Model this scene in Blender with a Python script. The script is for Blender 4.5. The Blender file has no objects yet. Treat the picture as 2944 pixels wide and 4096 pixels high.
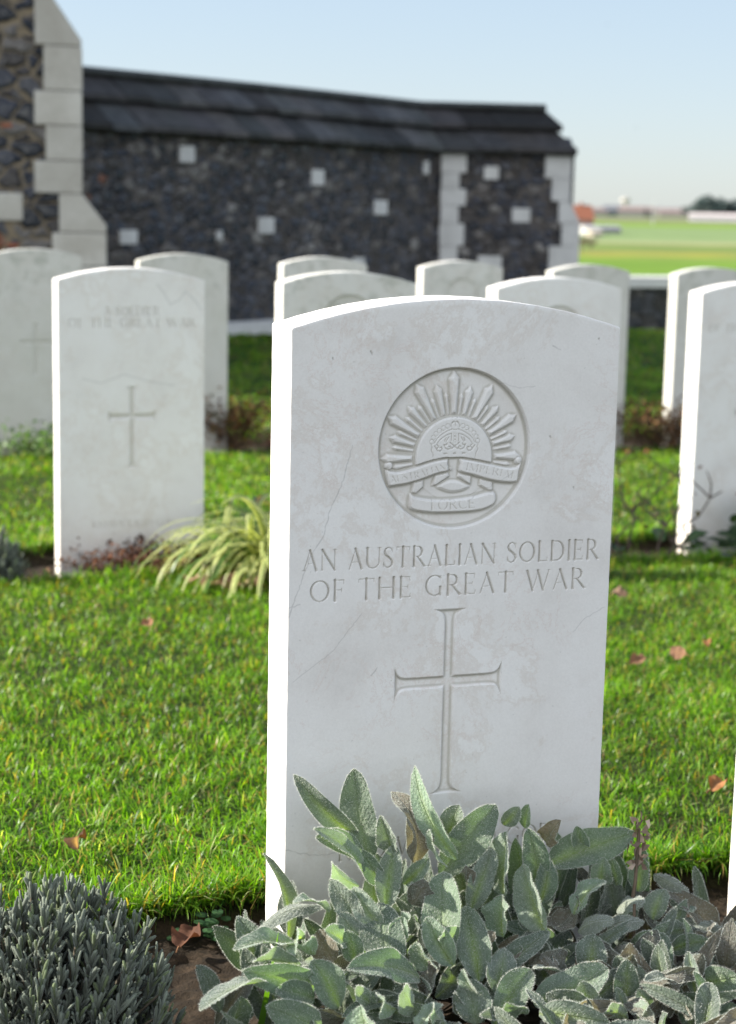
import bpy, bmesh, math, random
import numpy as np
from mathutils import Vector, Matrix, noise
rng = np.random.default_rng(7); random.seed(7)
S = bpy.context.scene
COL = S.collection
PI = math.pi
EYE = 0.9
AZ, EL = math.radians(22), math.radians(28)     # sun: behind-left of the headstones
SUNV = Vector((-math.cos(AZ)*math.cos(EL), math.sin(AZ)*math.cos(EL), math.sin(EL)))

# ------------------------------------------------------------------ helpers
def tag(o, label=None, cat=None, group=None, kind=None):
    if label: o['label'] = label
    if cat: o['category'] = cat
    if group: o['group'] = group
    if kind: o['kind'] = kind
    return o
def empty(name, loc, rz=0.0):
    o = bpy.data.objects.new(name, None); COL.objects.link(o)
    o.location = loc; o.rotation_euler = (0, 0, rz); o.empty_display_size = .1
    return o
def mesh_np(name, verts, faces, mats, parent=None, col=None, smooth=True, mi=None, extra=None):
    """faces: list of int arrays (n,k) of different k"""
    me = bpy.data.meshes.new(name)
    verts = np.asarray(verts, np.float32)
    fl = [np.asarray(f, np.int32) for f in faces if len(f)]
    me.vertices.add(len(verts)); me.vertices.foreach_set('co', verts.ravel())
    tot = np.concatenate([np.full(len(f), f.shape[1], np.int32) for f in fl])
    loops = np.concatenate([f.ravel() for f in fl])
    me.loops.add(len(loops)); me.loops.foreach_set('vertex_index', loops)
    me.polygons.add(len(tot))
    st = np.zeros(len(tot), np.int32); st[1:] = np.cumsum(tot)[:-1]
    me.polygons.foreach_set('loop_start', st)
    if mi is not None: me.polygons.foreach_set('material_index', np.asarray(mi, np.int32))
    me.update(calc_edges=True)
    me.polygons.foreach_set('use_smooth', np.full(len(tot), bool(smooth)))
    if col is not None:
        a = me.color_attributes.new('Col', 'FLOAT_COLOR', 'POINT')
        c = np.ones((len(verts), 4), np.float32); c[:, :3] = col
        a.data.foreach_set('color', c.ravel())
    if extra:
        for k, v in extra.items():
            a = me.attributes.new(k, 'FLOAT', 'POINT'); a.data.foreach_set('value', np.asarray(v, np.float32))
    for m in (mats if isinstance(mats, (list, tuple)) else [mats]): me.materials.append(m)
    me.validate()
    o = bpy.data.objects.new(name, me); COL.objects.link(o)
    if parent: o.parent = parent
    return o
class MB:
    """collects polygons with a colour each, links them as one mesh"""
    def __init__(s): s.v = []; s.f = []; s.c = []; s.m = []
    def add(s, vs, fs, c=(1, 1, 1), m=0):
        b = len(s.v); s.v += [tuple(v) for v in vs]; s.c += [tuple(c)]*len(vs)
        s.f += [tuple(i+b for i in f) for f in fs]; s.m += [m]*len(fs)
    def box(s, x0, x1, y0, y1, z0, z1, c=(1, 1, 1), M=None, m=0):
        vs = [Vector((x, y, z)) for x in (x0, x1) for y in (y0, y1) for z in (z0, z1)]
        if M is not None: vs = [M @ v for v in vs]
        s.add(vs, [(0, 1, 3, 2), (4, 6, 7, 5), (0, 4, 5, 1), (2, 3, 7, 6), (0, 2, 6, 4), (1, 5, 7, 3)], c, m)
    def prism(s, poly, y0, y1, c=(1, 1, 1), m=0, M=None):
        """poly in XZ, extruded along Y"""
        n = len(poly)
        vs = [Vector((x, y0, z)) for x, z in poly]+[Vector((x, y1, z)) for x, z in poly]
        if M is not None: vs = [M @ v for v in vs]
        s.add(vs, [tuple(range(n)), tuple(range(2*n-1, n-1, -1))]+[(i, i+n, (i+1) % n+n, (i+1) % n) for i in range(n)], c, m)
    def tube(s, pts, rs, n=6, c=(1, 1, 1), m=0):
        vs = []; fs = []
        for i, p in enumerate(pts):
            p = Vector(p); a = Vector(pts[max(0, i-1)]); b = Vector(pts[min(len(pts)-1, i+1)])
            t = (b-a).normalized(); u = t.cross(Vector((.31, .77, .2))).normalized(); w = t.cross(u)
            for k in range(n):
                q = 2*PI*k/n; vs.append(p+rs[i]*(math.cos(q)*u+math.sin(q)*w))
        for i in range(len(pts)-1):
            for k in range(n):
                fs.append((i*n+k, i*n+(k+1) % n, (i+1)*n+(k+1) % n, (i+1)*n+k))
        fs.append(tuple(range(n-1, -1, -1))); fs.append(tuple((len(pts)-1)*n+k for k in range(n)))
        s.add(vs, fs, c, m)
    def build(s, name, mats, parent=None, smooth=False, bevel=0):
        me = bpy.data.meshes.new(name); me.from_pydata(s.v, [], s.f)
        a = me.color_attributes.new('Col', 'FLOAT_COLOR', 'POINT')
        for i, c in enumerate(s.c): a.data[i].color = (c[0], c[1], c[2], 1)
        for m in (mats if isinstance(mats, (list, tuple)) else [mats]): me.materials.append(m)
        me.polygons.foreach_set('material_index', s.m)
        me.polygons.foreach_set('use_smooth', [bool(smooth)]*len(me.polygons))
        bm = bmesh.new(); bm.from_mesh(me); bmesh.ops.recalc_face_normals(bm, faces=bm.faces[:]); bm.to_mesh(me); bm.free()
        o = bpy.data.objects.new(name, me); COL.objects.link(o)
        if parent: o.parent = parent
        if bevel:
            b = o.modifiers.new('soft_edges', 'BEVEL'); b.width = bevel; b.segments = 2; b.limit_method = 'ANGLE'
        return o

# ------------------------------------------------------------------ node helpers
def newmat(name):
    m = bpy.data.materials.new(name); m.use_nodes = True
    nt = m.node_tree; nt.nodes.clear()
    out = nt.nodes.new('ShaderNodeOutputMaterial')
    return m, nt, out
def N(nt, t, **kw):
    n = nt.nodes.new(t)
    for k, v in kw.items():
        if k.startswith('i_'):
            key = k[2:]; key = int(key) if key.isdigit() else key.replace('_', ' ')
            n.inputs[key].default_value = v
        else: setattr(n, k, v)
    return n
def L(nt, a, b): nt.links.new(a, b)
def ramp(nt, fac, stops, interp='LINEAR'):
    n = nt.nodes.new('ShaderNodeValToRGB'); n.color_ramp.interpolation = interp
    e = n.color_ramp.elements
    while len(e) < len(stops): e.new(.5)
    for i, (p, c) in enumerate(stops):
        e[i].position = p; e[i].color = (c[0], c[1], c[2], 1) if not isinstance(c, (int, float)) else (c, c, c, 1)
    L(nt, fac, n.inputs[0]); return n.outputs[0]
def mix(nt, fac, a, b, mode='MIX'):
    n = nt.nodes.new('ShaderNodeMix'); n.data_type = 'RGBA'; n.blend_type = mode
    for s, v in ((0, fac), (6, a), (7, b)):
        if hasattr(v, 'is_linked') or hasattr(v, 'links'): L(nt, v, n.inputs[s])
        elif s == 0: n.inputs[0].default_value = v
        else: n.inputs[s].default_value = (v[0], v[1], v[2], 1)
    return n.outputs[2]
def math_(nt, op, a, b=None, clamp=False):
    n = nt.nodes.new('ShaderNodeMath'); n.operation = op; n.use_clamp = clamp
    for i, v in enumerate((a, b)):
        if v is None: continue
        if isinstance(v, (int, float)): n.inputs[i].default_value = v
        else: L(nt, v, n.inputs[i])
    return n.outputs[0]
def noise_(nt, vec, scale, detail=4, rough=.55, dist=0.0):
    n = N(nt, 'ShaderNodeTexNoise'); n.inputs['Scale'].default_value = scale
    n.inputs['Detail'].default_value = detail; n.inputs['Roughness'].default_value = rough; n.inputs['Distortion'].default_value = dist
    L(nt, vec, n.inputs['Vector']); return n
def bump_(nt, h, strength, dist):
    b = N(nt, 'ShaderNodeBump'); b.inputs['Strength'].default_value = strength; b.inputs['Distance'].default_value = dist
    L(nt, h, b.inputs['Height']); return b.outputs[0]
def objvec(nt):
    """object coordinates shifted per object, so copies do not repeat the pattern"""
    tc = N(nt, 'ShaderNodeTexCoord'); oi = N(nt, 'ShaderNodeObjectInfo')
    v = N(nt, 'ShaderNodeVectorMath'); v.operation = 'ADD'
    L(nt, tc.outputs['Object'], v.inputs[0]); L(nt, oi.outputs['Location'], v.inputs[1])
    return v.outputs[0]
def principled(nt, out, col, rough=.8, normal=None, spec=.5, **kw):
    p = N(nt, 'ShaderNodeBsdfPrincipled')
    if isinstance(col, tuple): p.inputs['Base Color'].default_value = (*col, 1)
    else: L(nt, col, p.inputs['Base Color'])
    if isinstance(rough, (int, float)): p.inputs['Roughness'].default_value = rough
    else: L(nt, rough, p.inputs['Roughness'])
    p.inputs['Specular IOR Level'].default_value = spec
    for k, v in kw.items(): p.inputs[k.replace('_', ' ')].default_value = v
    if normal is not None: L(nt, normal, p.inputs['Normal'])
    if out is not None: L(nt, p.outputs[0], out.inputs[0])
    return p

# ------------------------------------------------------------------ materials
def mat_headstone(name, weather):
    m, nt, out = newmat(name)
    geo = N(nt, 'ShaderNodeNewGeometry'); v = geo.outputs['Position']
    big = noise_(nt, v, 9, 5, .62, .1)
    base = ramp(nt, big.outputs[0], [(.30, (.63, .60, .57)), (.46, (.705, .68, .65)), (.62, (.735, .715, .69)), (.78, (.67, .635, .60))])
    # pale cloudy marble patches with tan rims
    w = noise_(nt, v, 6.5, 10, .72, .25)
    patch = ramp(nt, w.outputs[0], [(.54, 0), (.585, 1)])
    base = mix(nt, math_(nt, 'MULTIPLY', patch, .36), base, (.79, .78, .76))
    rim = ramp(nt, w.outputs[0], [(.515, 0), (.54, 1), (.552, 1), (.575, 0)])
    base = mix(nt, math_(nt, 'MULTIPLY', rim, .28), base, (.53, .44, .36))
    w2 = noise_(nt, v, 14, 8, .72, .5)
    rim2 = ramp(nt, w2.outputs[0], [(.485, 0), (.5, 1), (.515, 0)])
    gate = ramp(nt, noise_(nt, v, 6, 2).outputs[0], [(.5, 0), (.62, 1)])
    base = mix(nt, math_(nt, 'MULTIPLY', math_(nt, 'MULTIPLY', rim2, gate), .4), base, (.55, .42, .36))
    grain = noise_(nt, v, 420, 3, .7)
    base = mix(nt, .22, base, ramp(nt, grain.outputs[0], [(.25, (.52, .51, .49)), (.7, (.78, .77, .75))]))
    # hair cracks and pits carried by the mesh
    at = N(nt, 'ShaderNodeAttribute'); at.attribute_name = 'crack'
    base = mix(nt, math_(nt, 'MULTIPLY', at.outputs['Fac'], .75), base, (.27, .26, .25))
    gm = N(nt, 'ShaderNodeAttribute'); gm.attribute_name = 'recess_tint'
    base = mix(nt, math_(nt, 'MULTIPLY', gm.outputs['Fac'], .64), base, (.33, .31, .255))  # carved hollows tinted darker where they lie below their surroundings
    # staining near the soil, with warm soil bounce light painted into the same tint
    st = N(nt, 'ShaderNodeAttribute'); st.attribute_name = 'stain_bounce'
    sn = ramp(nt, noise_(nt, v, 16, 5, .6).outputs[0], [(.3, .25), (.65, 1)])
    base = mix(nt, math_(nt, 'MULTIPLY', math_(nt, 'MULTIPLY', st.outputs['Fac'], sn), .55), base, (.47, .39, .29))
    if weather:
        top = N(nt, 'ShaderNodeAttribute'); top.attribute_name = 'high'
        ln = noise_(nt, v, 22, 7, .7, .4)
        lich = ramp(nt, ln.outputs[0], [(.5, 0), (.62, 1)])
        base = mix(nt, math_(nt, 'MULTIPLY', math_(nt, 'MULTIPLY', lich, top.outputs['Fac']), .65*weather), base, (.22, .235, .19))
        ln2 = noise_(nt, v, 5, 5, .6)
        gr = ramp(nt, ln2.outputs[0], [(.45, 0), (.7, 1)])
        base = mix(nt, math_(nt, 'MULTIPLY', gr, .35*weather), base, (.50, .50, .41))
        base = mix(nt, .52*weather, base, (.40, .395, .345))
    h = math_(nt, 'ADD', math_(nt, 'MULTIPLY', grain.outputs[0], .6), noise_(nt, v, 90, 4).outputs[0])
    principled(nt, out, base, .78, bump_(nt, h, .16, .0012), .3)
    return m
M_STONE = mat_headstone('white_limestone', 0)
M_STONE_OLD = mat_headstone('weathered_limestone', .75)
M_STONE_OLDER = mat_headstone('lichened_limestone', 1.0)

def mat_flint(name, scale, mortar_w, mortar_c, dark=1.0):
    m, nt, out = newmat(name)
    tc = N(nt, 'ShaderNodeTexCoord'); v = tc.outputs['Object']
    wob = noise_(nt, v, scale*1.1, 3, .5)
    vv = mix(nt, .13, v, wob.outputs[1], 'ADD') if False else v
    add = N(nt, 'ShaderNodeVectorMath'); add.operation = 'MULTIPLY_ADD'
    L(nt, wob.outputs[1], add.inputs[0]); add.inputs[1].default_value = (.75/scale,)*3; L(nt, v, add.inputs[2])
    sc = N(nt, 'ShaderNodeVectorMath'); sc.operation = 'MULTIPLY'; L(nt, add.outputs[0], sc.inputs[0]); sc.inputs[1].default_value = (.72, .72, 1.15)
    vo = N(nt, 'ShaderNodeTexVoronoi'); vo.feature = 'F1'; vo.inputs['Scale'].default_value = scale; vo.inputs['Randomness'].default_value = .95
    ed = N(nt, 'ShaderNodeTexVoronoi'); ed.feature = 'DISTANCE_TO_EDGE'; ed.inputs['Scale'].default_value = scale; ed.inputs['Randomness'].default_value = .95
    L(nt, sc.outputs[0], vo.inputs['Vector']); L(nt, sc.outputs[0], ed.inputs['Vector'])
    sep = N(nt, 'ShaderNodeSeparateColor'); L(nt, vo.outputs['Color'], sep.inputs[0])
    d = dark
    c = ramp(nt, sep.outputs[0], [(0, (.014*d, .017*d, .026*d)), (.3, (.036*d, .041*d, .060*d)), (.52, (.075*d, .076*d, .09*d)), (.7, (.045*d, .038*d, .036*d)), (.86, (.15*d, .135*d, .125*d)), (.965, (.25, .235, .22)), (.993, (.2, .075, .04))], 'CONSTANT')
    inner = noise_(nt, v, scale*2.6, 5, .65, .5)
    c = mix(nt, ramp(nt, inner.outputs[0], [(.52, 0), (.68, .75)]), c, (.19*d, .18*d, .17*d))
    c = mix(nt, ramp(nt, inner.outputs[0], [(.3, .7), (.45, 0)]), c, (.012, .013, .017))
    mort = ramp(nt, ed.outputs[0], [(mortar_w*.55, 1), (mortar_w, 0)])
    c = mix(nt, mort, c, mortar_c)
    hgt = ramp(nt, ed.outputs[0], [(0, 0), (mortar_w, .25), (mortar_w*3.2, 1)])
    hh = math_(nt, 'ADD', hgt, math_(nt, 'MULTIPLY', inner.outputs[0], .35))
    rough = ramp(nt, mort, [(0, .42), (1, .95)])
    principled(nt, out, c, rough, bump_(nt, hh, .9, .028), .45)
    return m
M_FLINT_NEAR = mat_flint('flint_in_mortar', 8.5, .06, (.19, .15, .10), .8)
M_FLINT = mat_flint('flint_wall_face', 9.5, .07, (.10, .085, .075), 1.0)
M_FLINT_LOW = mat_flint('dark_flint', 9.5, .05, (.06, .055, .05), .6)

def mat_ashlar(name, c0, c1):
    m, nt, out = newmat(name); v = objvec(nt)
    a = noise_(nt, v, 3.2, 5, .6); b = noise_(nt, v, 60, 4, .6)
    at = N(nt, 'ShaderNodeAttribute'); at.attribute_name = 'Col'
    c = ramp(nt, a.outputs[0], [(.3, c0), (.68, c1)])
    c = mix(nt, 1, c, at.outputs['Color'], 'MULTIPLY')
    c = mix(nt, ramp(nt, b.outputs[0], [(.5, 0), (.8, .4)]), c, (c0[0]*.7, c0[1]*.7, c0[2]*.65))
    principled(nt, out, c, .85, bump_(nt, b.outputs[0], .3, .004), .3); return m
M_ASHLAR = mat_ashlar('dressed_stone', (.37, .345, .30), (.52, .50, .455))
M_ASHLAR_PALE = mat_ashlar('pale_dressed_stone', (.52, .51, .49), (.66, .65, .63))
M_BRICK = mat_ashlar('red_brick', (.22, .07, .035), (.32, .11, .06))
def mat_col(name, rough=.8, spec=.4, nscale=30, namt=.35, bump=0.0, trans=0.0, sheen=0.0, tint=(1.15, 1.25, .55)):
    """colour from the mesh, broken up by noise; optional light through thin leaves"""
    m, nt, out = newmat(name)
    at = N(nt, 'ShaderNodeAttribute'); at.attribute_name = 'Col'; v = objvec(nt)
    n = noise_(nt, v, nscale, 4, .6)
    c = mix(nt, 1, at.outputs['Color'], ramp(nt, n.outputs[0], [(.25, 1-namt), (.75, 1+namt)]), 'MULTIPLY')
    p = principled(nt, None, c, rough, bump_(nt, n.outputs[0], bump, .01) if bump else None, spec)
    if sheen:
        p.inputs['Sheen Weight'].default_value = sheen; p.inputs['Sheen Roughness'].default_value = .35
        p.inputs['Sheen Tint'].default_value = (.95, 1, .95, 1)
    if trans:
        t = N(nt, 'ShaderNodeBsdfTranslucent'); L(nt, mix(nt, 1, c, tint, 'MULTIPLY'), t.inputs[0])
        ms = N(nt, 'ShaderNodeMixShader'); ms.inputs[0].default_value = trans
        L(nt, p.outputs[0], ms.inputs[1]); L(nt, t.outputs[0], ms.inputs[2]); L(nt, ms.outputs[0], out.inputs[0])
    else: L(nt, p.outputs[0], out.inputs[0])
    return m
M_GRASS = mat_col('grass_blades', .38, .35, 6, .2, 0, .55, tint=(1.4, 1.55, .28))
M_TILE = mat_col('grey_stone_tiles', .75, .35, 7, .45, .4)
M_WOOD = mat_col('bark', .9, .2, 40, .4, .5)
M_LEAF = mat_col('leaf_green', .5, .4, 30, .3, 0, .35)
M_DRY = mat_col('dry_leaf', .8, .2, 45, .45, .3, .25, tint=(1.3, .95, .6))
M_STRAP = mat_col('strap_leaf', .4, .5, 20, .15, 0, .4, tint=(1.2, 1.25, .6))
M_LAV = mat_col('grey_needle_leaf', .7, .2, 60, .25, 0, .2, .35)
M_PLAIN = mat_col('painted_plaster', .85, .3, 1.2, .18)
M_CROWN = mat_col('far_foliage', .9, .1, .4, .35)
def mat_woolly():
    m, nt, out = newmat('woolly_leaf')
    at = N(nt, 'ShaderNodeAttribute'); at.attribute_name = 'Col'
    tc = N(nt, 'ShaderNodeTexCoord'); v = tc.outputs['Object']
    vo = N(nt, 'ShaderNodeTexVoronoi'); vo.inputs['Scale'].default_value = 330; vo.feature = 'SMOOTH_F1'; L(nt, noise_(nt, v, 60, 2).outputs[1], vo.inputs['Vector'])
    v2 = N(nt, 'ShaderNodeTexVoronoi'); v2.inputs['Scale'].default_value = 300; L(nt, v, v2.inputs['Vector'])
    n = noise_(nt, v, 520, 3, .7); n2 = noise_(nt, v, 55, 3)
    c = mix(nt, 1, at.outputs['Color'], ramp(nt, n2.outputs[0], [(.3, .8), (.7, 1.15)]), 'MULTIPLY')
    c = mix(nt, ramp(nt, n.outputs[0], [(.40, .08), (.75, .36)]), c, (.66, .69, .62))
    c = mix(nt, ramp(nt, v2.outputs['Distance'], [(.25, 0), (.8, .2)]), c, (.07, .115, .065))
    lt = N(nt, 'ShaderNodeAttribute'); lt.attribute_name = 'lt'; lu = N(nt, 'ShaderNodeAttribute'); lu.attribute_name = 'lu'
    au = math_(nt, 'ABSOLUTE', lu.outputs['Fac'])
    ph = math_(nt, 'SUBTRACT', math_(nt, 'MULTIPLY', lt.outputs['Fac'], 10.0), math_(nt, 'MULTIPLY', math_(nt, 'POWER', au, .8), 2.6))
    ph = math_(nt, 'ADD', ph, math_(nt, 'MULTIPLY', n2.outputs[0], .9))
    vein = math_(nt, 'POWER', math_(nt, 'ABSOLUTE', math_(nt, 'SUBTRACT', math_(nt, 'MULTIPLY', math_(nt, 'FRACT', ph), 2.0), 1.0)), 5.0)
    midr = ramp(nt, au, [(.0, 1), (.10, 0)])
    vv = math_(nt, 'MAXIMUM', math_(nt, 'MULTIPLY', vein, .35), midr)
    c = mix(nt, math_(nt, 'MULTIPLY', vv, .16), c, mix(nt, 1, at.outputs['Color'], (.75, .85, .6), 'MULTIPLY'))
    h = math_(nt, 'ADD', math_(nt, 'MULTIPLY', v2.outputs['Distance'], -.6), math_(nt, 'ADD', math_(nt, 'MULTIPLY', n.outputs[0], .7), math_(nt, 'MULTIPLY', vv, -.8)))
    p = principled(nt, None, c, .9, bump_(nt, h, .8, .0022), .1)
    p.inputs['Sheen Weight'].default_value = .6; p.inputs['Sheen Roughness'].default_value = .4; p.inputs['Sheen Tint'].default_value = (.9, .95, .88, 1)
    t = N(nt, 'ShaderNodeBsdfTranslucent'); L(nt, mix(nt, 1, at.outputs['Color'], (1.4, 1.6, .7), 'MULTIPLY'), t.inputs[0])
    ms = N(nt, 'ShaderNodeMixShader'); ms.inputs[0].default_value = .36
    L(nt, p.outputs[0], ms.inputs[1]); L(nt, t.outputs[0], ms.inputs[2]); L(nt, ms.outputs[0], out.inputs[0])
    return m
M_WOOL = mat_woolly()
def mat_hair():
    m, nt, out = newmat('leaf_hairs')
    d = N(nt, 'ShaderNodeBsdfDiffuse'); d.inputs[0].default_value = (.70, .71, .66, 1)
    t = N(nt, 'ShaderNodeBsdfTranslucent'); t.inputs[0].default_value = (.72, .75, .62, 1)
    ms = N(nt, 'ShaderNodeMixShader'); ms.inputs[0].default_value = .5
    L(nt, d.outputs[0], ms.inputs[1]); L(nt, t.outputs[0], ms.inputs[2]); L(nt, ms.outputs[0], out.inputs[0]); return m
M_HAIR = mat_hair()
def mat_soil():
    m, nt, out = newmat('garden_soil'); geo = N(nt, 'ShaderNodeNewGeometry'); v = geo.outputs['Position']
    a = noise_(nt, v, 45, 7, .7); b = noise_(nt, v, 7, 3)
    c = ramp(nt, a.outputs[0], [(.3, (.010, .007, .005)), (.5, (.025, .017, .010)), (.62, (.052, .035, .022)), (.78, (.12, .082, .05))])
    c = mix(nt, ramp(nt, b.outputs[0], [(.4, 0), (.7, .5)]), c, (.03, .022, .014))
    principled(nt, out, c, .95, bump_(nt, a.outputs[0], .9, .012), .2); return m
M_SOIL = mat_soil()
def mat_ground():
    """thatch under the lawn near by, farm fields by distance further off"""
    m, nt, out = newmat('turf_and_fields'); geo = N(nt, 'ShaderNodeNewGeometry'); v = geo.outputs['Position']
    a = noise_(nt, v, 120, 6, .75); b = noise_(nt, v, 3, 3)
    near = ramp(nt, a.outputs[0], [(.3, (.008, .012, .004)), (.55, (.03, .045, .010)), (.75, (.10, .09, .03))])
    dist = N(nt, 'ShaderNodeVectorMath'); dist.operation = 'DOT_PRODUCT'; L(nt, v, dist.inputs[0]); dist.inputs[1].default_value = (.322, .947, 0)
    D = dist.outputs['Value']
    wv = noise_(nt, v, .012, 3, .6); wob = math_(nt, 'MULTIPLY', math_(nt, 'SUBTRACT', wv.outputs[0], .5), .10)
    lg = math_(nt, 'ADD', math_(nt, 'DIVIDE', math_(nt, 'LOGARITHM', D, 10.0), 4.0), math_(nt, 'MULTIPLY', wob, .25))
    def P(d): return math.log10(d)/4
    G = [(P(21), (.10, .18, .02)), (P(225), (.115, .20, .02)), (P(236), (.14, .20, .035)), (P(268), (.165, .175, .045)), (P(285), (.12, .17, .04)), (P(318), (.12, .175, .04)),
         (P(328), (.27, .24, .12)), (P(352), (.20, .25, .11)), (P(380), (.155, .215, .085)), (P(640), (.155, .215, .085)), (P(690), (.14, .22, .03)), (P(900), (.14, .22, .03)), (P(960), (.15, .15, .085)), (P(1350), (.145, .15, .085)), (P(1560), (.18, .26, .09)), (P(2600), (.17, .24, .1))]
    f = ramp(nt, lg, G)
    fn = noise_(nt, v, .09, 5, .7)
    f = mix(nt, 1, f, ramp(nt, fn.outputs[0], [(.25, .78), (.75, 1.2)]), 'MULTIPLY')
    # yellow and rust tufts in the rough strip
    strip = ramp(nt, lg, [(P(226), 0), (P(238), 1), (P(268), 1), (P(282), 0)])
    tuft = ramp(nt, noise_(nt, v, .055, 4, .7).outputs[0], [(.47, 0), (.6, .8)])
    f = mix(nt, math_(nt, 'MULTIPLY', strip, tuft), f, (.24, .23, .03))
    tuft2 = ramp(nt, noise_(nt, v, .04, 3, .7, 1).outputs[0], [(.56, 0), (.64, .7)])
    f = mix(nt, math_(nt, 'MULTIPLY', strip, tuft2), f, (.27, .15, .07))
    far = math_(nt, 'GREATER_THAN', D, 21.5)
    ba = N(nt, 'ShaderNodeAttribute'); ba.attribute_name = 'bed'
    near = mix(nt, ba.outputs['Fac'], near, ramp(nt, a.outputs[0], [(.3, (.010, .007, .005)), (.6, (.04, .028, .017)), (.8, (.09, .06, .04))]))
    c = mix(nt, far, near, f)
    principled(nt, out, c, .95, bump_(nt, a.outputs[0], .5, .01), .15); return m
M_GROUND = mat_ground()

# ------------------------------------------------------------------ ground
BEDS = [(0.6, 2.0), (4.30, 4.77), (7.0, 7.58)]
def sstep(a, b, x):
    t = np.clip((x-a)/(b-a), 0, 1); return t*t*(3-2*t)
def wavy(x, k):
    return .018*np.sin(x*5.1+k)+.012*np.sin(x*13.3+2.1*k)+.008*np.sin(x*31+k)
def inbed(x, y):
    r = np.zeros_like(x, bool)
    for i, (a, b) in enumerate(BEDS): r |= (y > a+wavy(x, i+1)) & (y < b+wavy(x, i+4))
    return r
def G(x, y):
    x = np.asarray(x, float); y = np.asarray(y, float)
    g = .058-.037*(np.minimum(y, 4.55)-1.8)-.025*(np.clip(y, 4.55, 30)-4.55)-.0144*(np.clip(x, -6, 12)-.7)
    g = g+.006*np.sin(x*2.3+y*1.1)*np.sin(y*1.9-x*.7)
    D = .322*x+.947*y
    t = sstep(24, 75, D)
    return g*(1-t)+(-5.1)*t
def gz(x, y): return float(G(np.array(x), np.array(y)))
def axis(parts):
    a = [];
    for s, e, n in parts: a += list(np.linspace(s, e, n, endpoint=False))
    return np.array(a+[parts[-1][1]])
gx = axis([(-4500, -400, 14), (-400, -40, 14), (-40, -6, 18), (-6, -1.5, 20), (-1.5, 6, 150), (6, 14, 40), (14, 60, 24), (60, 500, 20), (500, 4500, 14)])
gy = axis([(-300, -20, 8), (-20, -2, 12), (-2, .5, 10), (.5, 9, 215), (9, 21, 70), (21, 90, 60), (90, 500, 25), (500, 5500, 30)])
XX, YY = np.meshgrid(gx, gy)
ZZ = G(XX, YY)
for i, (a, b) in enumerate(BEDS):
    w = sstep(-.025, .03, np.minimum(YY-(a+wavy(XX, i+1)), (b+wavy(XX, i+4))-YY)); ZZ = ZZ-.035*w
bedv = np.zeros_like(XX)
for i, (a, b) in enumerate(BEDS): bedv = np.maximum(bedv, sstep(-.03, -.005, np.minimum(YY-(a+wavy(XX, i+1)), (b+wavy(XX, i+4))-YY)))
nx, ny = len(gx), len(gy)
idx = np.arange(nx*ny).reshape(ny, nx)
ground = mesh_np('ground', np.stack([XX, YY, ZZ], -1).reshape(-1, 3), [np.stack([idx[:-1, :-1], idx[:-1, 1:], idx[1:, 1:], idx[1:, :-1]], -1).reshape(-1, 4)], M_GROUND, extra={'bed': bedv.ravel()})
tag(ground, kind='structure')
# soil beds: cloddy strips under each row
def soil(xa, xb, a, b, k, dx):
    xs = np.arange(xa, xb, dx); ys = np.arange(a-.03, b+.04, dx); X, Y = np.meshgrid(xs, ys)
    cl = np.array([noise.multi_fractal(Vector((x*22, y*22, k)), 1, 2, 4) for x, y in zip(X.ravel(), Y.ravel())]).reshape(X.shape)
    mi = np.minimum(Y-(a+wavy(X, k+1)), (b+wavy(X, k+4))-Y)
    Z = G(X, Y)-.030+.014*(cl-1.0)*sstep(-.02, .04, mi)-.02*(1-sstep(-.03, .02, mi))
    n, m = len(xs), len(ys); id_ = np.arange(n*m).reshape(m, n)
    o = mesh_np('soil_bed', np.stack([X, Y, Z], -1).reshape(-1, 3), [np.stack([id_[:-1, :-1], id_[:-1, 1:], id_[1:, 1:], id_[1:, :-1]], -1).reshape(-1, 4)], M_SOIL)
    tag(o, kind='structure')
soil(-.4, 2.0, 1.3, BEDS[0][1], 0, .008); soil(-.2, 4.2, *BEDS[1], 1, .015); soil(.2, 6.0, *BEDS[2], 2, .025)

# ------------------------------------------------------------------ grass (nobody could count it)
def vnoise(x, y):
    q = np.random.default_rng(3); t = np.zeros_like(x); tot = 0
    for _ in range(34):
        a = q.uniform(0, 6.28); fr = q.uniform(9, 150) if _ > 5 else q.uniform(4, 9); am = 1/fr**.15; t += am*np.sin(fr*(x*math.cos(a)+y*math.sin(a))+q.uniform(0, 6.28)); tot += am*am/2
    return np.clip(t/tot**.5*.62, -1.3, 1.3)
def grass_field(x0, x1, y0, y1, dens, hmin, hmax, wmin, wmax, seed, cone=True):
    r = np.random.default_rng(seed)
    n = int((x1-x0)*(y1-y0)*dens)
    x = r.uniform(x0, x1, n); y = r.uniform(y0, y1, n)
    if cone:
        k = (x > .10*y-.35) & (x < .62*y+.35); x, y = x[k], y[k]
    k = ~inbed(x, y); x, y = x[k], y[k]
    pat = vnoise(x, y)
    k = r.uniform(0, 1, len(x)) < .74+.34*pat; return x[k], y[k], pat[k], r, hmin, hmax, wmin, wmax
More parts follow.
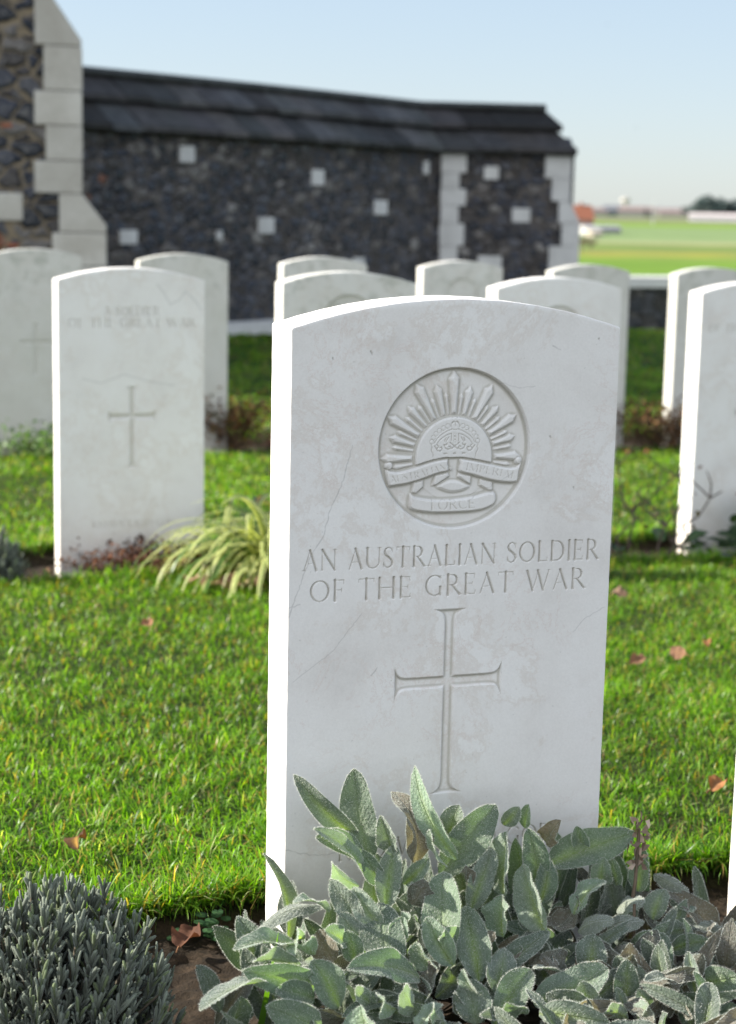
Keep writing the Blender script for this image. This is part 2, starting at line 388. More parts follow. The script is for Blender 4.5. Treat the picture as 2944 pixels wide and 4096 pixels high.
def grass_mesh(parts):
    V = []; C = []; F4 = []; F3 = []; base = 0
    for (x, y, pat, r, hmin, hmax, wmin, wmax) in parts:
        n = len(x)
        edge = np.full(n, 9.0)
        for i, (a, b) in enumerate(BEDS):
            edge = np.minimum(edge, np.abs(y-(b+wavy(x, i+4)))); edge = np.minimum(edge, np.abs(y-(a+wavy(x, i+1))))
        tall = 1+.55*np.exp(-edge/.05)
        h = (hmin+(hmax-hmin)*r.beta(2, 3, n))*tall*(1+.22*pat)
        w = r.uniform(wmin, wmax, n)
        ph = r.uniform(0, 2*PI, n); lean = r.beta(1.6, 1.7, n)*1.75; lean = np.where(r.uniform(0, 1, n) < .16, r.uniform(1.4, 2.3, n), lean)
        dx, dy = np.cos(ph), np.sin(ph)
        # blade faces roughly across its lean
        sx, sy = -dy, dx
        tw = r.normal(0, .6, n); sx, sy = sx*np.cos(tw)-sy*np.sin(tw), sx*np.sin(tw)+sy*np.cos(tw)
        z0 = G(x, y)-.004
        def pt(t, ww):
            bend = lean*t
            hx = h*np.sin(bend)*t; hz = h*np.cos(bend*.85)*t
            return x+dx*hx, y+dy*hx, z0+hz, ww
        rows = []
        for t, ww in ((0, .8), (.45, 1.0), (.8, .62)):
            X, Y, Z, q = pt(t, ww)
            rows.append(np.stack([X-sx*w*q/2, Y-sy*w*q/2, Z], -1)); rows.append(np.stack([X+sx*w*q/2, Y+sy*w*q/2, Z], -1))
        X, Y, Z, q = pt(1, 0); rows.append(np.stack([X, Y, Z], -1))
        P = np.stack(rows, 1)  # n,7,3
        u = r.uniform(0, 1, (n, 1)); g = np.where(u < .5, 1, 1)
        c0 = np.array([.085, .22, .014]); c1 = np.array([.27, .44, .04]); c2 = np.array([.02, .065, .008])
        c = c0+(c1-c0)*r.beta(1.5, 2, (n, 1)); kk = r.uniform(0, 1, n) < .28; c[kk] = c2+(c0-c2)*r.uniform(0, 1, (kk.sum(), 1))
        kk = r.uniform(0, 1, n) < .10; c[kk] = np.array([.42, .30, .10])*r.uniform(.6, 1.2, (kk.sum(), 1))
        kk = r.uniform(0, 1, n) < .05; c[kk] = np.array([.46, .50, .22])
        c = c*(1+.26*pat[:, None])
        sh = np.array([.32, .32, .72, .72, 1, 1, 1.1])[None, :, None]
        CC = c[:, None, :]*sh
        b = base+np.arange(n)[:, None]*7
        F4.append(np.concatenate([b+np.array([0, 1, 3, 2]), b+np.array([2, 3, 5, 4])])); F3.append(b+np.array([4, 5, 6]))
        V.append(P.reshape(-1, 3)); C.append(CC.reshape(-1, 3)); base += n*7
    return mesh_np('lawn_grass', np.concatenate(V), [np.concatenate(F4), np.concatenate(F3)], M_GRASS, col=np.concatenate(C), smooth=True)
gp = [grass_field(-.2, 3.2, 1.93, 3.2, 44000, .010, .038, .0012, .0027, 1),
      grass_field(-.2, 3.6, 3.2, 4.42, 31000, .010, .036, .0014, .003, 2),
      grass_field(0, 5.2, 4.70, 7.10, 12500, .014, .038, .0024, .0045, 3),
      grass_field(.2, 9, 7.48, 12, 2400, .025, .05, .0045, .008, 4),
      grass_field(.6, 13, 12, 20, 700, .025, .05, .008, .014, 5)]
def edge_field(b, i, x0, x1, n, hmin, hmax, wmin, wmax, seed, sgn=1):
    r = np.random.default_rng(seed); x = r.uniform(x0, x1, n); y = b+wavy(x, i)+sgn*(r.gamma(1.6, .016, n)-.012); return x, y, vnoise(x, y), r, hmin, hmax, wmin, wmax
gp += [edge_field(BEDS[0][1], 4, 0., 1.6, 9000, .016, .044, .0013, .0027, 11), edge_field(BEDS[1][0], 2, .2, 3.2, 7000, .016, .04, .0018, .0034, 12, -1), edge_field(BEDS[1][1], 5, .2, 3.4, 5000, .018, .045, .002, .004, 13)]
tag(grass_mesh(gp), 'short green lawn grass between the rows of headstones', 'grass', kind='stuff')

# ------------------------------------------------------------------ carved lettering
TK, TN, SF = .058, .030, .022    # half widths: thick stem, thin stroke, serif
def arc(cx, cy, rx, ry, a0, a1, n=14, wk=TK, wn=TN):
    pts = []
    for i in range(n+1):
        a = math.radians(a0+(a1-a0)*i/n)
        pts.append((cx+rx*math.cos(a), cy+ry*math.sin(a), wn+(wk-wn)*abs(math.cos(a))**1.3))
    return pts
def stem(x, y0=0., y1=1., r=TK, serif=(1, 1), s=.13):
    L_ = [[(x, y0, r*1.12), (x, (y0+y1)/2, r*.9), (x, y1, r*1.12)]]
    if serif[0]: L_.append([(x-s, y0+.01, SF*.7), (x+s, y0+.01, SF*.7)])
    if serif[1]: L_.append([(x-s, y1-.01, SF*.7), (x+s, y1-.01, SF*.7)])
    return L_
def glyph(c):
    if c == 'A': return .86, [[(.08, 0, TN), (.42, 1, TN)], [(.40, 1, TK), (.76, 0, TK)], [(.2, .34, SF), (.62, .34, SF)], [(-.02, .01, SF*.7), (.19, .01, SF*.7)], [(.64, .01, SF*.7), (.88, .01, SF*.7)]]
    if c == 'N': return .94, stem(.12, r=TN, s=.11)+[[(.12, 1, TK), (.82, .0, TK)]]+stem(.82, r=TN, serif=(0, 1), s=.11)
    if c == 'U': return .90, stem(.12, .33, 1, serif=(0, 1), s=.12)+[[(.12, .36, TK), (.14, .2, TK), (.24, .05, TN*1.3), (.42, .0, TN), (.62, .05, TN), (.76, .2, TN), (.79, .36, TN)]]+stem(.79, .33, 1, r=TN, serif=(0, 1), s=.11)
    if c == 'S': return .62, [[(.52, .82, TN*1.1), (.44, .95, TN), (.29, 1, TN), (.14, .92, TN*1.4), (.08, .77, TK*.9), (.15, .62, TK), (.33, .5, TK*1.1), (.49, .36, TK), (.53, .21, TK*.9), (.45, .06, TN*1.3), (.28, 0, TN), (.12, .06, TN), (.05, .2, TN*1.1)], [(.52, .74, SF), (.53, .96, SF)], [(.045, .28, SF), (.04, .05, SF)]]
    if c == 'T': return .82, stem(.41, serif=(1, 0))+[[(.04, .985, TN*.9), (.78, .985, TN*.9)], [(.04, .84, SF), (.05, 1, SF)], [(.78, .84, SF), (.77, 1, SF)]]
    if c in 'RPBD':
        g = stem(.13, s=.12)
        if c == 'D': return .92, g+[[(.13, .985, TN*.8), (.4, .985, TN)]+arc(.4, .5, .42, .485, 80, -80)+[(.4, .015, TN), (.13, .015, TN*.8)]]
        g += [[(.13, .985, TN*.8), (.34, .985, TN)]+arc(.34, .735, .23, .25, 80, -80, 10)+[(.34, .485, TN), (.13, .485, TN*.8)]]
        if c == 'R': return .80, g+[[(.34, .48, TK*.8), (.72, .01, TK)], [(.72, .012, SF), (.84, .012, SF)]]
        return .68, g
    if c == 'L': return .66, stem(.13, s=.12)+[[(.13, .015, TN*.9), (.6, .015, TN*.9)], [(.6, .2, SF), (.585, .0, SF)]]
    if c == 'I': return .28, stem(.14, s=.12)
    if c in 'EF':
        g = stem(.13, s=.12)+[[(.13, .985, TN*.9), (.55, .985, TN*.9)], [(.55, .82, SF), (.54, 1, SF)], [(.13, .52, TN*.8), (.46, .52, TN*.8)], [(.46, .61, SF), (.46, .43, SF)]]
        if c == 'E': g += [[(.13, .015, TN*.9), (.58, .015, TN*.9)], [(.59, .19, SF), (.575, 0, SF)]]
        return (.68 if c == 'E' else .62), g
    if c == 'O': return 1.0, [arc(.5, .5, .42, .49, 0, 360, 28)]
    if c in 'CG':
        g = [arc(.5, .5, .42, .49, 48, 312 if c == 'C' else 300, 24), [(.79, .98, SF), (.79, .76, SF)]]
        if c == 'G': return .94, g+stem(.78, .05, .42, serif=(0, 1), s=.12)
        return .86, g
    if c == 'H': return .96, stem(.13, s=.12)+stem(.82, s=.12)+[[(.13, .52, TN*.9), (.82, .52, TN*.9)]]
    if c == 'K': return .84, stem(.13, s=.12)+[[(.13, .45, TN), (.68, 1, TN)], [(.3, .58, TK*.9), (.76, 0, TK)], [(.57, .99, SF*.7), (.78, .99, SF*.7)], [(.66, .01, SF*.7), (.88, .01, SF*.7)]]
    if c == 'M': return 1.1, stem(.12, r=TN, s=.1, serif=(1, 0))+[[(.14, 1, TK), (.52, .05, TK)], [(.52, .05, TN), (.92, 1, TN)]]+stem(.96, s=.11, serif=(1, 0))
    if c == 'W': return 1.28, [[(.08, 1, TK), (.38, 0, TK)], [(.38, 0, TN), (.66, 1, TN)], [(.62, 1, TK), (.92, 0, TK)], [(.92, 0, TN), (1.2, 1, TN)], [(-.03, .99, SF*.7), (.2, .99, SF*.7)], [(1.1, .99, SF*.7), (1.3, .99, SF*.7)], [(.52, .99, SF*.7), (.74, .99, SF*.7)]]
    return .42, []
class Field:
    """signed distance (mm) over a grid of u (across) and w (up)"""
    def __init__(s, us, ws): s.us, s.ws = us, ws; s.d = np.full((len(ws), len(us)), 99.0)
    def cap(s, x0, y0, r0, x1, y1, r1):
        m = max(r0, r1)+3
        i0, i1 = np.searchsorted(s.us, [min(x0, x1)-m, max(x0, x1)+m]); j0, j1 = np.searchsorted(s.ws, [min(y0, y1)-m, max(y0, y1)+m])
        if i0 >= i1 or j0 >= j1: return
        U, Wg = np.meshgrid(s.us[i0:i1], s.ws[j0:j1]); dx, dy = x1-x0, y1-y0; l = dx*dx+dy*dy+1e-9
        t = np.clip(((U-x0)*dx+(Wg-y0)*dy)/l, 0, 1)
        d = np.hypot(U-x0-t*dx, Wg-y0-t*dy)-(r0+t*(r1-r0))
        s.d[j0:j1, i0:i1] = np.minimum(s.d[j0:j1, i0:i1], d)
    def line(s, pts):
        for a, b in zip(pts[:-1], pts[1:]): s.cap(*a, *b)
    def text(s, txt, x0, y0, x1, y1, cap, bold=1.0, warp=None):
        gl = []; X = 0
        for c in txt: w, st = glyph(c); gl.append((X, st)); X += w+(.10 if c != ' ' else .1)
        Ltot = math.hypot(x1-x0, y1-y0); kx = Ltot/(X-.1); ca, sa = (x1-x0)/Ltot, (y1-y0)/Ltot
        for X0, st in gl:
            for pl in st:
                q = []
                for (gx_, gy_, r) in pl:
                    a = (X0+gx_)*kx; b = gy_*cap
                    if warp: b += warp(a/Ltot)
                    q.append((x0+a*ca-b*sa, y0+a*sa+b*ca, r*cap*bold))
                s.line(q)
def poly_in(U, Wg, pts):
    """inside distance (positive inside) of a polygon"""
    ins = np.zeros(U.shape, bool); dm = np.full(U.shape, 99.0); n = len(pts)
    for i in range(n):
        x0, y0 = pts[i]; x1, y1 = pts[(i+1) % n]; dx, dy = x1-x0, y1-y0
        t = np.clip(((U-x0)*dx+(Wg-y0)*dy)/(dx*dx+dy*dy+1e-9), 0, 1)
        dm = np.minimum(dm, np.hypot(U-x0-t*dx, Wg-y0-t*dy))
        if y0 != y1:
            c = ((y0 > Wg) != (y1 > Wg)) & (U < (x1-x0)*(Wg-y0)/(y1-y0)+x0); ins ^= c
    return np.where(ins, dm, -dm)
def smooth_poly(pts, n=3):
    out = []; m = len(pts)
    for i in range(m):
        p0, p1, p2, p3 = [np.array(pts[(i+k) % m]) for k in (-1, 0, 1, 2)]
        for j in range(n):
            t = j/n; q = .5*(2*p1+(p2-p0)*t+(2*p0-5*p1+4*p2-p3)*t*t+(3*p1-p0-3*p2+p3)*t**3); out.append(tuple(q))
    return out

W, T = .381, .076
def top_arc(x):   # mm above the shoulder for x in m
    u = (x-W/2)/(W/2); return .031*(1-u*u)
def face_grid(dx, fine_lo, coarse, base, fine_hi=-.010):
    bev = .0016
    us = np.linspace(bev, W-bev, int(W/dx)+1)
    lo = np.arange(base, fine_lo, coarse); ws = np.concatenate([lo, np.arange(fine_lo, fine_hi, dx)])
    return us, ws
def headstone(name, x, y, zg, zs, us, ws, carve, mat, label, group=None, tilt=0., lean=0., crack=None, recess_tint=1.):
    """origin at the base; zs = height of the shoulder over the ground; carve(U,W in mm rel. shoulder) -> depth (mm), masks"""
    bev = .0016
    nu = len(us); nt_ = 7
    Zr = np.repeat(ws[:, None], nu, 1); Xr = np.repeat(us[None], len(ws), 0)
    H = np.zeros_like(Zr); masks = []
    if carve: H, masks = carve(us*1000, ws*1000)
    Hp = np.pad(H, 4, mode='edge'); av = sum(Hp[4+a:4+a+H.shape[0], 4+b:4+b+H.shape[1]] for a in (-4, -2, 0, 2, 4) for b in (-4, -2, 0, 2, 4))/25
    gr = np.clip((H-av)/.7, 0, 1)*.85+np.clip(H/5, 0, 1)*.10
    cr = crack(us*1000, ws*1000) if crack else np.zeros_like(Zr)
    topz = top_arc(us)-bev
    rows = [ws[-1]+(topz-ws[-1])*(k+1)/nt_ for k in range(nt_)]
    Zr = np.concatenate([Zr, np.array(rows)]); Xr = np.concatenate([Xr, np.repeat(us[None], nt_, 0)])
    gr = np.concatenate([gr, np.zeros((nt_, nu))]); H = np.concatenate([H, np.zeros((nt_, nu))]); cr = np.concatenate([cr, np.zeros((nt_, nu))])
    nv = Zr.shape[0]
    V = np.stack([Xr, -H*.001*-1, Zr+zs], -1).reshape(-1, 3)   # depth goes +Y
    idx = np.arange(nv*nu).reshape(nv, nu)
    Q = np.stack([idx[:-1, :-1], idx[:-1, 1:], idx[1:, 1:], idx[1:, :-1]], -1)
    lab = np.zeros(Q.shape[:2], np.int32); names = ['']
    for k, (pn, mk) in enumerate(masks or []):
        mk = np.concatenate([mk, np.zeros((nt_, nu), bool)])
        fm = mk[:-1, :-1] | mk[:-1, 1:] | mk[1:, 1:] | mk[1:, :-1]
        lab[fm] = k+1; names.append(pn)
    Qf = Q.reshape(-1, 4); lf = lab.reshape(-1)
    # boundary loop counter-clockwise seen from the front
    loop = np.concatenate([idx[0, :], idx[1:, -1], idx[-1, -2::-1], idx[-2:0:-1, 0]])
    P = V[loop]; c = np.array([W/2, 0, zs-.3]); n = len(loop)
    e = np.roll(P, -1, 0)-np.roll(P, 1, 0); nrm = np.stack([e[:, 2], 0*e[:, 0], -e[:, 0]], -1); nrm /= np.linalg.norm(nrm, axis=1, keepdims=True)+1e-9
    jit = np.array([noise.noise(Vector((p[0]*60+x*9, p[2]*60, y))) for p in P])[:, None]*.0004
    rings = [P]
    for off, yy in ((.0011, .0005), (.0016, .0016), (.0016, T-.0016), (.0004, T)):
        r = P+nrm*(off+jit*(1 if yy < T/2 else 1)); r[:, 1] = yy; r[:, 0] = np.clip(r[:, 0], -.0004, W+.0004); rings.append(r)
    base_n = len(V); allV = [V]; faces = [Qf[lf == 0]]
    ids = [loop]
    for r in rings[1:]: ids.append(base_n+np.arange(n)); base_n += n; allV.append(r)
    side = []
    for a, b in zip(ids[:-1], ids[1:]): side.append(np.stack([a, b, np.roll(b, -1), np.roll(a, -1)], -1))
    faces.append(np.concatenate(side))
    allV = np.concatenate(allV)
    # back cap: mirrored strips bottom edge to top edge
    bk = ids[-1]; mbot = bk[:nu]; mtop = bk[nu+(nv-1)-1:nu+(nv-1)-1+nu][::-1]
    faces.append(np.stack([mbot[1:], mbot[:-1], mtop[:-1], mtop[1:]], -1))
    lft = np.concatenate([[bk[0]], bk[:-(nv-1):-1]]) if False else None
    hz = allV[:, 2]
    at = {'recess_tint': recess_tint*np.concatenate([gr.reshape(-1), np.zeros(len(allV)-nu*nv)]), 'crack': np.concatenate([cr.reshape(-1), np.zeros(len(allV)-nu*nv)]),
          'stain_bounce': np.clip(1-(hz-.0)/.26, 0, 1)**1.5, 'high': np.clip((hz-zs+.33)/.33, .12, 1)}
    root = empty(name, (x, y, zg)); root.rotation_euler = (lean, tilt, 0)
    tag(root, label, 'headstone', group)
    def sub(nm, fs):
        fl = np.concatenate([f.reshape(-1) for f in fs]); u, inv = np.unique(fl, return_inverse=True)
        out = []; k = 0
        for f in fs: out.append(inv[k:k+f.size].reshape(f.shape)); k += f.size
        o = mesh_np(nm, allV[u], out, mat, root, extra={q: a[u] for q, a in at.items()})
        return o
    body = sub('stone_slab', faces)
    for k in range(1, len(names)):
        f = Qf[lf == k]
        if len(f): sub(names[k], [f])
    return root

# -- the regimental badge, mm about the centre of its sunk circle
R_L = [(-1.9, 85.7, 14.5), (-11, 61, 6), (-22.1, 70.1, 11), (-27.6, 55.6, 6), (-46, 71.6, 13.5), (-43, 48, 6.5), (-54.8, 47.1, 10), (-57.4, 35.2, 6.5), (-78.2, 36.3, 13), (-66.7, 19.7, 6.5), (-76, 13.6, 10.5), (-72.3, 2.6, 6.5), (-85.7, -9.9, 12.5), (-72.1, -20, 7.5)]
R_R = [(7.8, 60.4, 6), (18, 68.1, 11), (24.1, 54.9, 6), (43.9, 69.7, 13.5), (39.8, 47.1, 6.5), (52.1, 46.2, 10), (54.2, 34, 6.5), (73.8, 35.9, 13), (63.8, 17.8, 6.5), (73.1, 12.2, 10.5), (69.4, 1.5, 6.5), (80.6, -10.3, 12.5), (68.5, -20, 7.5)]
RIB_L = [(-79.6, -21.7), (-67.2, -23.3), (-53, -21), (-35.6, -15.7), (-22.9, -12.5), (-7.2, -10.6), (-5.8, -16.5), (-4.6, -22.6), (-6.1, -26.2), (-19.2, -29), (-32, -33.2), (-52.6, -38.7), (-66.8, -40.5), (-75.8, -39.9)]
RIB_R = [(8, -11), (25.6, -13.5), (43.7, -17.5), (58.6, -20.9), (72.7, -21.6), (81.9, -14.1), (78.8, -27.9), (76.7, -39.5), (64.3, -41), (42.8, -37.7), (23, -31.8), (7.4, -27.5), (5.1, -22.8), (6.2, -16.8)]
FO = [(-49.9, -48.3), (-44.3, -51.1), (-24.9, -54.8), (.9, -55.1), (23.7, -52.8), (48.4, -48.7), (51.1, -62.7), (34.1, -70.6), (8, -72.3), (-21.2, -72), (-43.8, -68.9), (-52.2, -63)]
def badge(U, Wg, us, ws):
    """height over the stone face (negative = sunk) about the badge centre"""
    r = np.hypot(U, Wg); H = -np.clip((89-r)*2.2, 0, 6.2)
    F = np.full(U.shape, 0.0)
    def raise_(ins, h, k=1.25, floor=0.0): return np.where(ins > 0, np.minimum(h, floor+ins*k), 0)
    cx, cy = 0, -10.5
    for tx, ty, wd in R_L+R_R:
        L0 = math.hypot(tx-cx, ty-cy); ux, uy = (tx-cx)/L0, (ty-cy)/L0; px, py = -uy, ux
        wb = wd*.53; tipl = wd*.62
        def q(a, b): return (cx+ux*a+px*b, cy+uy*a+py*b)
        P = [q(47.2, -wb/2), q(L0-tipl, -wd/2), q(L0, 0), q(L0-tipl, wd/2), q(47.2, wb/2)]
        F = np.maximum(F, raise_(poly_in(U, Wg, P), 4.0 if wd > 12 else (3.5 if wd > 9 else 2.8), 1.1))
    rd = np.hypot(U-cx, Wg-cy); disc = np.where(Wg > -30, 45.6-rd, -1)
    F = np.where(rd < 46.8, 0.6, F)
    F = np.maximum(F, raise_(disc, 4.4, 2.2))
    # crown engraved on the disc
    fd = Field(us, ws)
    g = .55
    for sx in (-1, 1):
        for px, py in [(27.1, 7.7), (25.2, 12.2), (22.5, 16.3), (18.7, 19.8), (14, 22.4), (9.2, 24.5)]:
            fd.line([(sx*(px-.3)+2.6*math.cos(a), py+2.6*math.sin(a), .42) for a in np.linspace(0, 2*PI, 13)])
        fd.line([(sx*a, b, g) for a, b in [(23.5, 6.2), (21, 10.5), (17.5, 14), (13, 17), (8, 19.6), (4.2, 20.6)]])
        fd.line([(sx*a, b, g) for a, b in [(20.3, 5.6), (17.8, 9), (14, 12), (9.5, 14.7), (4.2, 16.4)]])
        fd.line([(sx*a, b, g) for a, b in [(27.6, 4.2), (26.4, 1.5), (27.4, -1.6), (25.4, -5), (24.2, -12)]])
        fd.line([(sx*a, b, .7) for a, b in [(23.4, 3), (20, -2.2), (16.5, -3), (14.4, -.6), (15.6, 1.6), (17.4, .8)]])
        fd.line([(sx*a, b, .7) for a, b in [(21, 4.6), (18.6, 2.4), (20.6, -.4)]])
        fd.line([(sx*a, b, .7) for a, b in [(11.6, 3.8), (9.6, 3.6), (9.2, 5.6)]])
        fd.line([(sx*a, b, .7) for a, b in [(12.6, 4.4), (11, .6), (7.5, -1.4), (4.6, .3), (5.4, 2.4), (7, 1.8)]])
        fd.line([(sx*a, b, .6) for a, b in [(4.2, 16), (4.2, 8.2)]])
        fd.line([(sx*a, b, .6) for a, b in [(7, 12.6), (10.5, 7.4)]]); fd.line([(sx*a, b, .6) for a, b in [(10.4, 11.8), (12, 8)]])
        fd.line([(sx*a, b, .7) for a, b in [(5.5, 6.5), (0, 2), (4, -.8)]])
        fd.line([(sx*12.6, -5.6, .8), (sx*9, -5.6, .8)])
    fd.line([(5.1*math.cos(a), 24.6+4.4*math.sin(a), .6) for a in np.linspace(-.3, PI+.3, 14)])
    fd.line([(-4.6, 21.4, .5), (0, 20.2, .5), (4.6, 21.4, .5)]); fd.line([(0, 24.4, .5), (0, 28.6, .5)])
    for py in (15.2, 11.4, 7.8): fd.line([(1.7*math.cos(a), py+1.7*math.sin(a), .4) for a in np.linspace(0, 2*PI, 11)])
    for a, b in ((3.4, 3.1), (-3.4, 3.1), (3.4, -3.1), (-3.4, -3.1)): fd.line([(0, 31.4, .3), (a, 31.4+b, .9)])
    for a, b in ((0, 3.3), (0, -3), (4, 0), (-4, 0)): fd.line([(a*.9, 31.4+b*.9, .35), (a*1.05, 31.4+b*1.05, .5)])
    fd.line([(0, -4.2, .3), (1.2, -5.6, .8), (0, -7, .3)]); fd.line([(0, -4.2, .3), (-1.2, -5.6, .8), (0, -7, .3)])
    F = F-np.where(rd < 45, np.clip(-fd.d*2.2, 0, 1.8), 0)
    # ribbons and their folds
    def piece(P, h, F, k=1.6, sm=True):
        i = poly_in(U, Wg, smooth_poly(P) if sm else P)
        F = np.where(i > -1.2, np.minimum(F, np.maximum(0.4, (-i)*2.0+.2)) if False else F*np.clip(-i/1.2, 0, 1), F)
        return np.where(i > 0, np.maximum(F, np.minimum(h, .2+i*k)), F)
    F = np.where(poly_in(U, Wg, [(-10, -10.9), (10.5, -10.9), (6, -19), (1.5, -26), (-4.5, -19)]) > -1, .4, F)
    F = np.where((Wg < -24) & (np.abs(U) < 55), np.minimum(F, .4), F)
    for P, h in (([(-46.3, -35), (-34.7, -32.1), (-33.6, -41.8), (-42.7, -49.6), (-48.8, -48.5)], 3.0), ([(31.2, -33.5), (47.1, -37.6), (48.1, -47.1), (44.9, -50.1), (30.7, -42.3)], 3.0)): F = piece(P, h, F, 1.4, False)
    F = piece([(-21.6, -28), (-6.1, -25.5), (-3.4, -31), (-18.9, -41.2), (-25.6, -41.8)], 3.6, F, 1.4, False)
    F = piece([(6.2, -26.5), (21.8, -30.3), (21.7, -42.4), (17.1, -40.8), (4.3, -31.7)], 3.6, F, 1.4, False)
    F = piece([(-20.5, -42), (-9.4, -35.6), (0, -34.2), (10.1, -36.4), (21, -42.4), (13.7, -47.9), (.8, -50.2), (-10.6, -47.9)], 3.2, F, .8)
    F = piece(RIB_L, 5.3, F); F = piece(RIB_R, 5.3, F); F = piece(FO, 5.3, F)
    f2 = Field(us, ws)
    for sx, ox, oy in ((-1, -75.3, -17.4), (1, 76.3, -15.2)):
        i = 5.6-np.hypot(U-ox, Wg-oy); F = np.where(i > 0, np.maximum(F, np.minimum(5.3, i*1.8)), F)
        f2.line([(ox-sx*(1.2+.42*k)*math.cos(.55*k+.6), oy+(1.2+.42*k)*math.sin(.55*k+.6)*-1, .45) for k in range(9)])
    w1 = lambda t: -1.6*math.sin(PI*t)
    f2.text('AUSTRALIAN', -73.0, -36.2, -9.2, -23.6, 8.0, 1.05, lambda t: -2.0*math.sin(PI*t))
    f2.text('IMPERIAL', 13.0, -24.2, 73.4, -36.0, 8.2, 1.05, lambda t: -2.0*math.sin(PI*t)*-.2)
    f2.text('FORCE', -26.6, -67.6, 25.6, -67.0, 11.0, 1.0)
    F = F-np.clip(-f2.d*2.4, 0, 2.0)
    return H+np.where(r < 87.5, np.maximum(F, 0), 0)
def cross_depth(U, Wg, cx, top, arm, bot, hw, half, flare, depth):
    """Latin cross with splayed ends: stem half width hw"""
    def bar(a, lo, hi):      # a across, along between lo..hi, ends flare out
        return None
    d = np.full(U.shape, -99.0)
    def limb(across, along, lo, hi, hw_):
        e = np.minimum(along-lo, hi-along)
        wdt = hw_+(flare-hw_)*np.exp(-np.clip(e, 0, None)/(flare*.16))*1.0
        wdt = np.where(e < 0, -9, np.minimum(wdt, flare))
        return np.minimum(wdt-np.abs(across), e)
    d = np.maximum(limb(U-cx, Wg, bot, top, hw), limb(Wg-arm, U, cx-half, cx+half, hw*1.05))
    return np.clip(d*1.3, 0, depth), d
def seam(us, ws, lines, seed):
    r = random.Random(seed); f = Field(us, ws)
    for pts, wd in lines:
        q = []
        for (x0, y0), (x1, y1) in zip(pts[:-1], pts[1:]):
            n = max(2, int(math.hypot(x1-x0, y1-y0)/3))
            for k in range(n): q.append((x0+(x1-x0)*k/n+r.uniform(-.8, .8), y0+(y1-y0)*k/n+r.uniform(-.8, .8), wd*r.uniform(.2, 1.1)))
        f.line(q+[(*pts[-1], wd*.5)])
    return f.d

def carve_main(us, ws):
    U, Wg = np.meshgrid(us, ws)
    H = np.zeros(U.shape); i0, i1 = np.searchsorted(us, [96, 280]); j0, j1 = np.searchsorted(ws, [-222, -40])
    H[j0:j1, i0:i1] = -badge(U[j0:j1, i0:i1]-187.7, Wg[j0:j1, i0:i1]+131.2, us[i0:i1]-187.7, ws[j0:j1]+131.2)
    f = Field(us, ws)
    f.text('AN AUSTRALIAN SOLDIER', 16, -260.0, 366, -261.6, 22.5, 1.15)
    f.text('OF THE GREAT WAR', 24, -294.6, 351, -294.6, 23.0, 1.15)
    f.text('KNOWN UNTO GOD', 62, -591, 322, -592, 21.0, 1.1)
    tx = np.clip(-f.d*2.0, 0, 3.0); H = H+tx
    cd, d = cross_depth(U, Wg, 187.5, -310, -393, -523, 6.6, 64, 21.5, 3.4); H = H+cd
    rb = np.hypot(U-187.7, Wg+131.2)
    # pits and worn pores
    r = random.Random(5)
    p = Field(us, ws)
    for (a, b) in [(45.8, -31.3), (87.9, -24.4), (89, -26), (355, -12), (300, -120), (331, -178), (120, -388)]: p.cap(a, b, .9, a+r.uniform(-2, 2), b-r.uniform(0, 3), .3)
    for _ in range(60): a, b = r.uniform(5, 375), r.uniform(-580, -5); p.cap(a, b, .35, a+r.uniform(-2, 2), b+r.uniform(-1, 1), .1)
    H = H+np.clip(-p.d*1.5, 0, .8)
    return H, [('badge', rb < 89.4), ('inscription', (f.d < .2) & (Wg > -266)), ('inscription', (f.d < .2) & (Wg < -266) & (Wg > -310)), ('inscription', (f.d < .2) & (Wg < -525)), ('cross', d > -.2)]
def crack_main(us, ws):
    d = seam(us, ws, [([(70, -125), (58, -168), (47, -190), (38, -224), (25, -243), (11, -282), (1, -311)], .42), ([(83, -311), (53, -349), (7, -382)], .25), ([(1, -572), (31, -581), (46, -582), (66, -580)], .5), ([(300, -20), (309, -24)], .5),
                      ([(376, -318), (352, -330), (338, -345)], .25), ([(240, -60), (262, -66), (280, -64)], .2), ([(1, -300), (14, -296)], .4), ([(96, -380), (103, -372)], .5), ([(205, -190), (258, -160)], .25)], 3)
    r = random.Random(9); p = Field(us, ws)
    for (a, b) in [(45.8, -31.3), (87.9, -24.4), (89, -26), (355, -12), (300, -120), (331, -178)]: p.cap(a, b, .8, a+.5, b-2, .3)
    for _ in range(70): a, b = r.uniform(5, 375), r.uniform(-580, -5); p.cap(a, b, .25, a+r.uniform(-1.5, 1.5), b+r.uniform(-1, 1), .05)
    return np.clip(.55-np.minimum(d, p.d)*.9, 0, 1)*np.where(np.minimum(d, p.d) < .55, .75, 0)
def carve_soldier(kug=True, lines=(-90, -120)):
    def f_(us, ws):
        U, Wg = np.meshgrid(us, ws); f = Field(us, ws)
        f.text('A SOLDIER', 118, lines[0], 262, lines[0], 22, 1.4)
        f.text('OF THE GREAT WAR', 26, lines[1], 355, lines[1], 22, 1.4)
        if kug: f.text('KNOWN UNTO GOD', 86, -640, 300, -640, 17, 1.4)
        H = np.clip(-f.d*2.4, 0, 3.4)
        cd, d = cross_depth(U, Wg, 190, -272, -349, -482, 6.8, 62, 20, 4.0)
        m_ = (lines[0]+lines[1]+22)/2; return H+cd, [('inscription', (f.d < .3) & (Wg > m_)), ('inscription', (f.d < .3) & (Wg < m_) & (Wg > -300)), ('inscription', (f.d < .3) & (Wg < -500)), ('cross', d > -.3)]
    return f_
